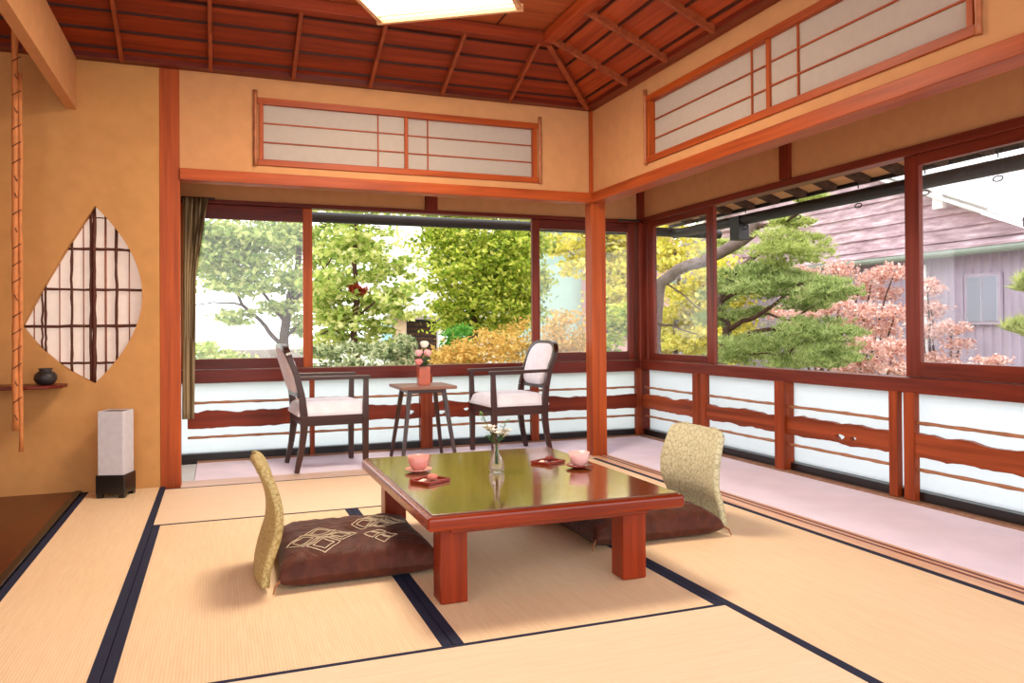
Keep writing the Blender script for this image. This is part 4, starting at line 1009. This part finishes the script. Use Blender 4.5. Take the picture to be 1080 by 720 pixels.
# pink house far behind the hazy pane
pb = thing('distant_house', (12.0, 16, GZ), 'pale pink house far behind the pane left of the corner post', 'building')
M['pinkwall'] = mat_plain('pale_pink_render', (190, 148, 148), .8, .2, .04); M['mint'] = mat_plain('pale_mint_render', (166, 190, 182), .8, .2, .04)
box('wall', M['pinkwall'], 10.6, 13.6, 16, 20, GZ, 4.0, pb); box('wing', M['mint'], 8.7, 10.6, 16.4, 20, GZ, 3.9, pb)
MB().add([(8.5, 15.8, 4.0), (13.8, 15.8, 4.0), (13.8, 20.2, 4.0), (8.5, 20.2, 4.0), (9.8, 18, 5.2), (12.5, 18, 5.2)], [(0, 1, 5, 4), (2, 3, 4, 5), (1, 2, 5), (3, 0, 4), (0, 3, 2, 1)]).build('roof', M['rooftile'], pb)

# pine
pn = thing('pine_tree', (6.0, 1.9, GZ), 'trained pine tree with layered needle pads outside the right windows', 'tree')
PXX = 5.7
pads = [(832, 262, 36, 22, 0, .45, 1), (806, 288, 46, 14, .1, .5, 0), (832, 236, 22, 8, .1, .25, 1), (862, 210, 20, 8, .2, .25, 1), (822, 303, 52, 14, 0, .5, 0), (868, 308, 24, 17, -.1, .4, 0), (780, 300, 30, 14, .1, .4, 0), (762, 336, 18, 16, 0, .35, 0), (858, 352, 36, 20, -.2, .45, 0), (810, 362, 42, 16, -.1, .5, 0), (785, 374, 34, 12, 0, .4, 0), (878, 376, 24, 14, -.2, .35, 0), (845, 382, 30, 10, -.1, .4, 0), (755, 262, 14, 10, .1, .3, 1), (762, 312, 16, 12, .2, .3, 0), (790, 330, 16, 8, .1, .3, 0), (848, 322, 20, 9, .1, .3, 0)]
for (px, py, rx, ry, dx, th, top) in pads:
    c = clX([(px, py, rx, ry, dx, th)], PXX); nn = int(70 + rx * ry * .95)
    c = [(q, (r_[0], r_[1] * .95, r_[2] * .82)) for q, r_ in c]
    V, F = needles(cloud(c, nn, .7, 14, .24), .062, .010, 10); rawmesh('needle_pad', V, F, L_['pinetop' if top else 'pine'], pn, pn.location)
pX = lambda x, y, d=0: atX(x, y, PXX + d)
def plimb(pts, r0, r1, m, nm='branch'):
    w_ = [pX(*p) for p in pts]
    if pts[0][1] > 395: w_[0].z = GZ
    limb(pn, w_, r0, r1, M[m], nm, .035, 9)
plimb([(763, 420), (762, 375), (766, 345), (760, 318), (766, 300), (778, 282), (800, 268), (825, 250)], .062, .022, 'bark', 'trunk')
plimb([(690, 430), (690, 370), (692, 330), (696, 300), (715, 284), (742, 276), (768, 262), (792, 246), (800, 232)], .085, .06, 'barkgrey', 'trunk')
for pts, r0, r1 in (([(764, 348), (790, 338), (815, 322), (845, 300), (868, 304)], .03, .01), ([(762, 362), (800, 350), (835, 345), (862, 350)], .03, .01), ([(763, 376), (795, 372), (830, 372), (870, 376)], .026, .008), ([(761, 318), (780, 306), (800, 300), (830, 298)], .026, .008), ([(805, 330), (835, 338), (860, 322)], .014, .005), ([(770, 296), (800, 290), (830, 272)], .022, .008), ([(830, 372), (850, 360), (868, 352)], .014, .005), ([(692, 340), (712, 345), (735, 352)], .018, .006), ([(697, 298), (722, 312), (738, 326)], .014, .005), ([(798, 240), (830, 232), (860, 214)], .025, .008)):
    plimb(pts, r0, r1, 'barkdark')

# pink azaleas, each a shrub of rounded pads on bare stems
def azalea(label, X, pads_, base_px):
    b = atX(base_px, 430, X); b.z = GZ
    t = thing('azalea_shrub', b, label, 'shrub', 'pink azalea shrubs')
    for i, (px, py, rx, ry) in enumerate(pads_):
        c = clX([(px, py, rx * .92, ry * .92, random.uniform(-.12, .12), .2)], X)
        V, F = leaves(cloud(c, int(220 + rx * ry * 1.9), .9, 9, .26), .052, .42, .5); rawmesh('foliage_pad', V, F, L_['pink'], t, t.location)
        p = Vector(c[0][0]); m_ = b.lerp(p, .55); m_.x += random.uniform(-.06, .06); m_.z -= .1
        limb(t, [b + Vector((random.uniform(-.1, .1), random.uniform(-.1, .1), 0)), m_, p], .022, .008, M['barkdark'], 'stem', .03, 6)
azalea('pink azalea shrub behind the pine, tallest pads under the siding', 8.2, [(846, 288, 22, 10), (884, 284, 24, 9), (920, 292, 22, 10), (944, 286, 18, 10), (905, 308, 22, 10), (868, 300, 20, 9), (935, 310, 18, 9), (838, 308, 18, 10)], 890)
azalea('pink azalea shrub in front of the weathered siding, middle row', 7.25, [(882, 322, 22, 11), (912, 330, 24, 11), (945, 330, 20, 11), (855, 330, 20, 10), (892, 342, 20, 10), (930, 348, 22, 11), (840, 345, 20, 9), (820, 330, 18, 9)], 900)
azalea('pink azalea shrub low beside the window post of the right wall', 6.7, [(905, 362, 24, 10), (942, 368, 20, 11), (920, 384, 24, 9), (885, 384, 22, 9), (948, 388, 18, 9), (900, 394, 26, 8)], 915)
azalea('pink azalea shrub seen through the rightmost pane', 8.1, [(978, 302, 18, 10), (982, 326, 18, 11), (975, 350, 18, 12), (1004, 346, 16, 9), (1012, 362, 14, 8), (992, 378, 22, 9), (972, 388, 18, 8), (1010, 388, 16, 7)], 990)
azalea('small lone pink azalea pad low in the rightmost pane', 7.0, [(1045, 380, 11, 6), (1040, 392, 14, 7)], 1042)
# green pine tips at the right edge
pe = thing('pine_tree', tuple(atX(1100, 420, 6.0).xy) + (GZ,), 'green pine shoots at the right edge of the photo', 'tree')
for (px, py, rx, ry) in ((1088, 300, 16, 8), (1086, 348, 16, 9)):
    V, F = needles(cloud(clX([(px, py, rx, ry, 0, .2)], 6.0), 150, .7, 14), .09, .012, 9); rawmesh('needle_pad', V, F, L_['pinetop'], pe, pe.location)
q0 = atX(1100, 420, 6.0); q0.z = GZ; limb(pe, [q0, atX(1104, 350, 6.0), atX(1102, 296, 6.0)], .05, .02, M['bark'], 'trunk', .02)

# neighbour house
NX = 9.0
nb = thing('neighbor_house', (NX, 4, GZ), 'weathered house with board gable and lavender metal wall beyond the azaleas', 'building')
m = MB(); y = -3.0; d_ = True; pts = []
while y < 8.9:
    pts += [(y, NX), (y + .06, NX), (y + .075, NX + .02), (y + .105, NX + .02)]; y += .12
vsx = []
for (yy, xx) in pts: vsx += [(xx, yy, GZ), (xx, yy, 1.80)]
m.add(vsx, [(2 * i, 2 * i + 2, 2 * i + 3, 2 * i + 1) for i in range(len(pts) - 1)]); m.build('metal_wall', M['corrugated'], nb)
def verge(yv): return 3.70 - abs(yv - 5.2) * .435
m = MB(); z = 1.80
while z < 3.9:
    # lap boards clipped to the gable
    z1 = min(z + .17, 3.72)
    half0 = max(.02, (3.70 - z) / .435); half1 = max(.01, (3.70 - z1) / .435)
    m.add([(NX - .03, 5.2 - half0, z), (NX - .03, 5.2 + half0, z), (NX, 5.2 + half1, z1), (NX, 5.2 - half1, z1), (NX + .02, 5.2 - half0, z), (NX + .02, 5.2 + half0, z)], [(0, 1, 2, 3), (0, 1, 5, 4)])
    if z1 >= 3.70: break
    z = z1
m.build('gable_siding', M['siding'], nb)
ya, za, yb_, zb = 1.30, 3.70 - 3.9 * .435, 9.1, 3.70 - 3.9 * .435
for (y1_, z1_) in ((ya, za), (yb_, zb)):
    MB().bar((NX - .22, 5.2, 3.78), (NX - .22, y1_, z1_ + .08), .03, .13, (1, 0, 0)).build('barge_board', M['white'], nb)
    MB().add([(NX - .25, 5.2, 3.84), (NX - .25, y1_, z1_ + .14), (NX + 6, y1_, z1_ + .14), (NX + 6, 5.2, 3.84), (NX - .25, 5.2, 3.90), (NX - .25, y1_, z1_ + .20), (NX + 6, y1_, z1_ + .20), (NX + 6, 5.2, 3.90)], [(0, 1, 2, 3), (4, 5, 6, 7), (0, 1, 5, 4), (1, 2, 6, 5), (2, 3, 7, 6), (3, 0, 4, 7)]).build('roof', M['metalroof'], nb)
MB().box(NX - .22, NX - .16, 2.25, 2.40, 2.38, 2.62).build('verge_bracket', M['white'], nb)
MB().tube([(NX - .26, -3, 1.80), (NX - .26, 9, 1.80)], .05, 10).build('gutter', M['gutter'], nb)
MB().add([(NX - .30, -3, 1.84), (NX, -3, 1.93), (NX, 9, 1.93), (NX - .30, 9, 1.84), (NX - .30, -3, 1.87), (NX, -3, 1.96), (NX, 9, 1.96), (NX - .30, 9, 1.87)], [(0, 1, 2, 3), (4, 5, 6, 7), (0, 1, 5, 4), (1, 2, 6, 5), (2, 3, 7, 6), (3, 0, 4, 7)]).build('pent_roof', M['siding'], nb)
wn = MB().box(NX - .05, NX - .01, 1.62, 2.10, .92, 1.54).build('window', M['corrugated'], nb)
MB().box(NX - .06, NX - .052, 1.66, 1.85, .96, 1.50).box(NX - .06, NX - .052, 1.87, 2.06, .96, 1.50).build('pane', M['frost'], wn)
MB().tube([(NX - .12, 2.62, 1.7), (NX - .10, 2.62, GZ)], .03, 8).build('downpipe', M['white'], nb)
# second low roof to the right of the gable
MB().box(NX + .5, NX + 3.5, -3, 1.25, GZ, 2.05).build('side_wall', M['siding'], nb)
MB().add([(NX + .1, -3, 2.05), (NX + .1, 1.45, 2.05), (NX + 2.4, 1.45, 2.75), (NX + 2.4, -3, 2.75), (NX + .1, -3, 2.14), (NX + .1, 1.45, 2.14), (NX + 2.4, 1.45, 2.84), (NX + 2.4, -3, 2.84)], [(0, 1, 2, 3), (4, 5, 6, 7), (0, 1, 5, 4), (1, 2, 6, 5), (2, 3, 7, 6), (3, 0, 4, 7)]).build('side_roof', M['rooftile'], nb)
for k in range(14): MB().tube([(NX + .06, 1.38 - k * .3, 2.12), (NX + 2.4, 1.38 - k * .3, 2.84)], .05, 8).build('ridge_tile', M['rooftile'], nb)

# ------------------------------------------------------------------ light
wd = bpy.data.worlds.new('world'); SC.world = wd; wd.use_nodes = True
bg = wd.node_tree.nodes['Background']; bg.inputs['Color'].default_value = (1.0, .985, .985, 1); bg.inputs['Strength'].default_value = 3.3
vs = SC.view_settings; vs.view_transform = 'Standard'; vs.look = 'None'; vs.exposure = 0.0; vs.gamma = 1.0; vs.use_curve_mapping = False
SC.cycles.max_bounces = 10; SC.cycles.transparent_max_bounces = 16; SC.cycles.use_denoising = True; SC.cycles.sample_clamp_indirect = 6
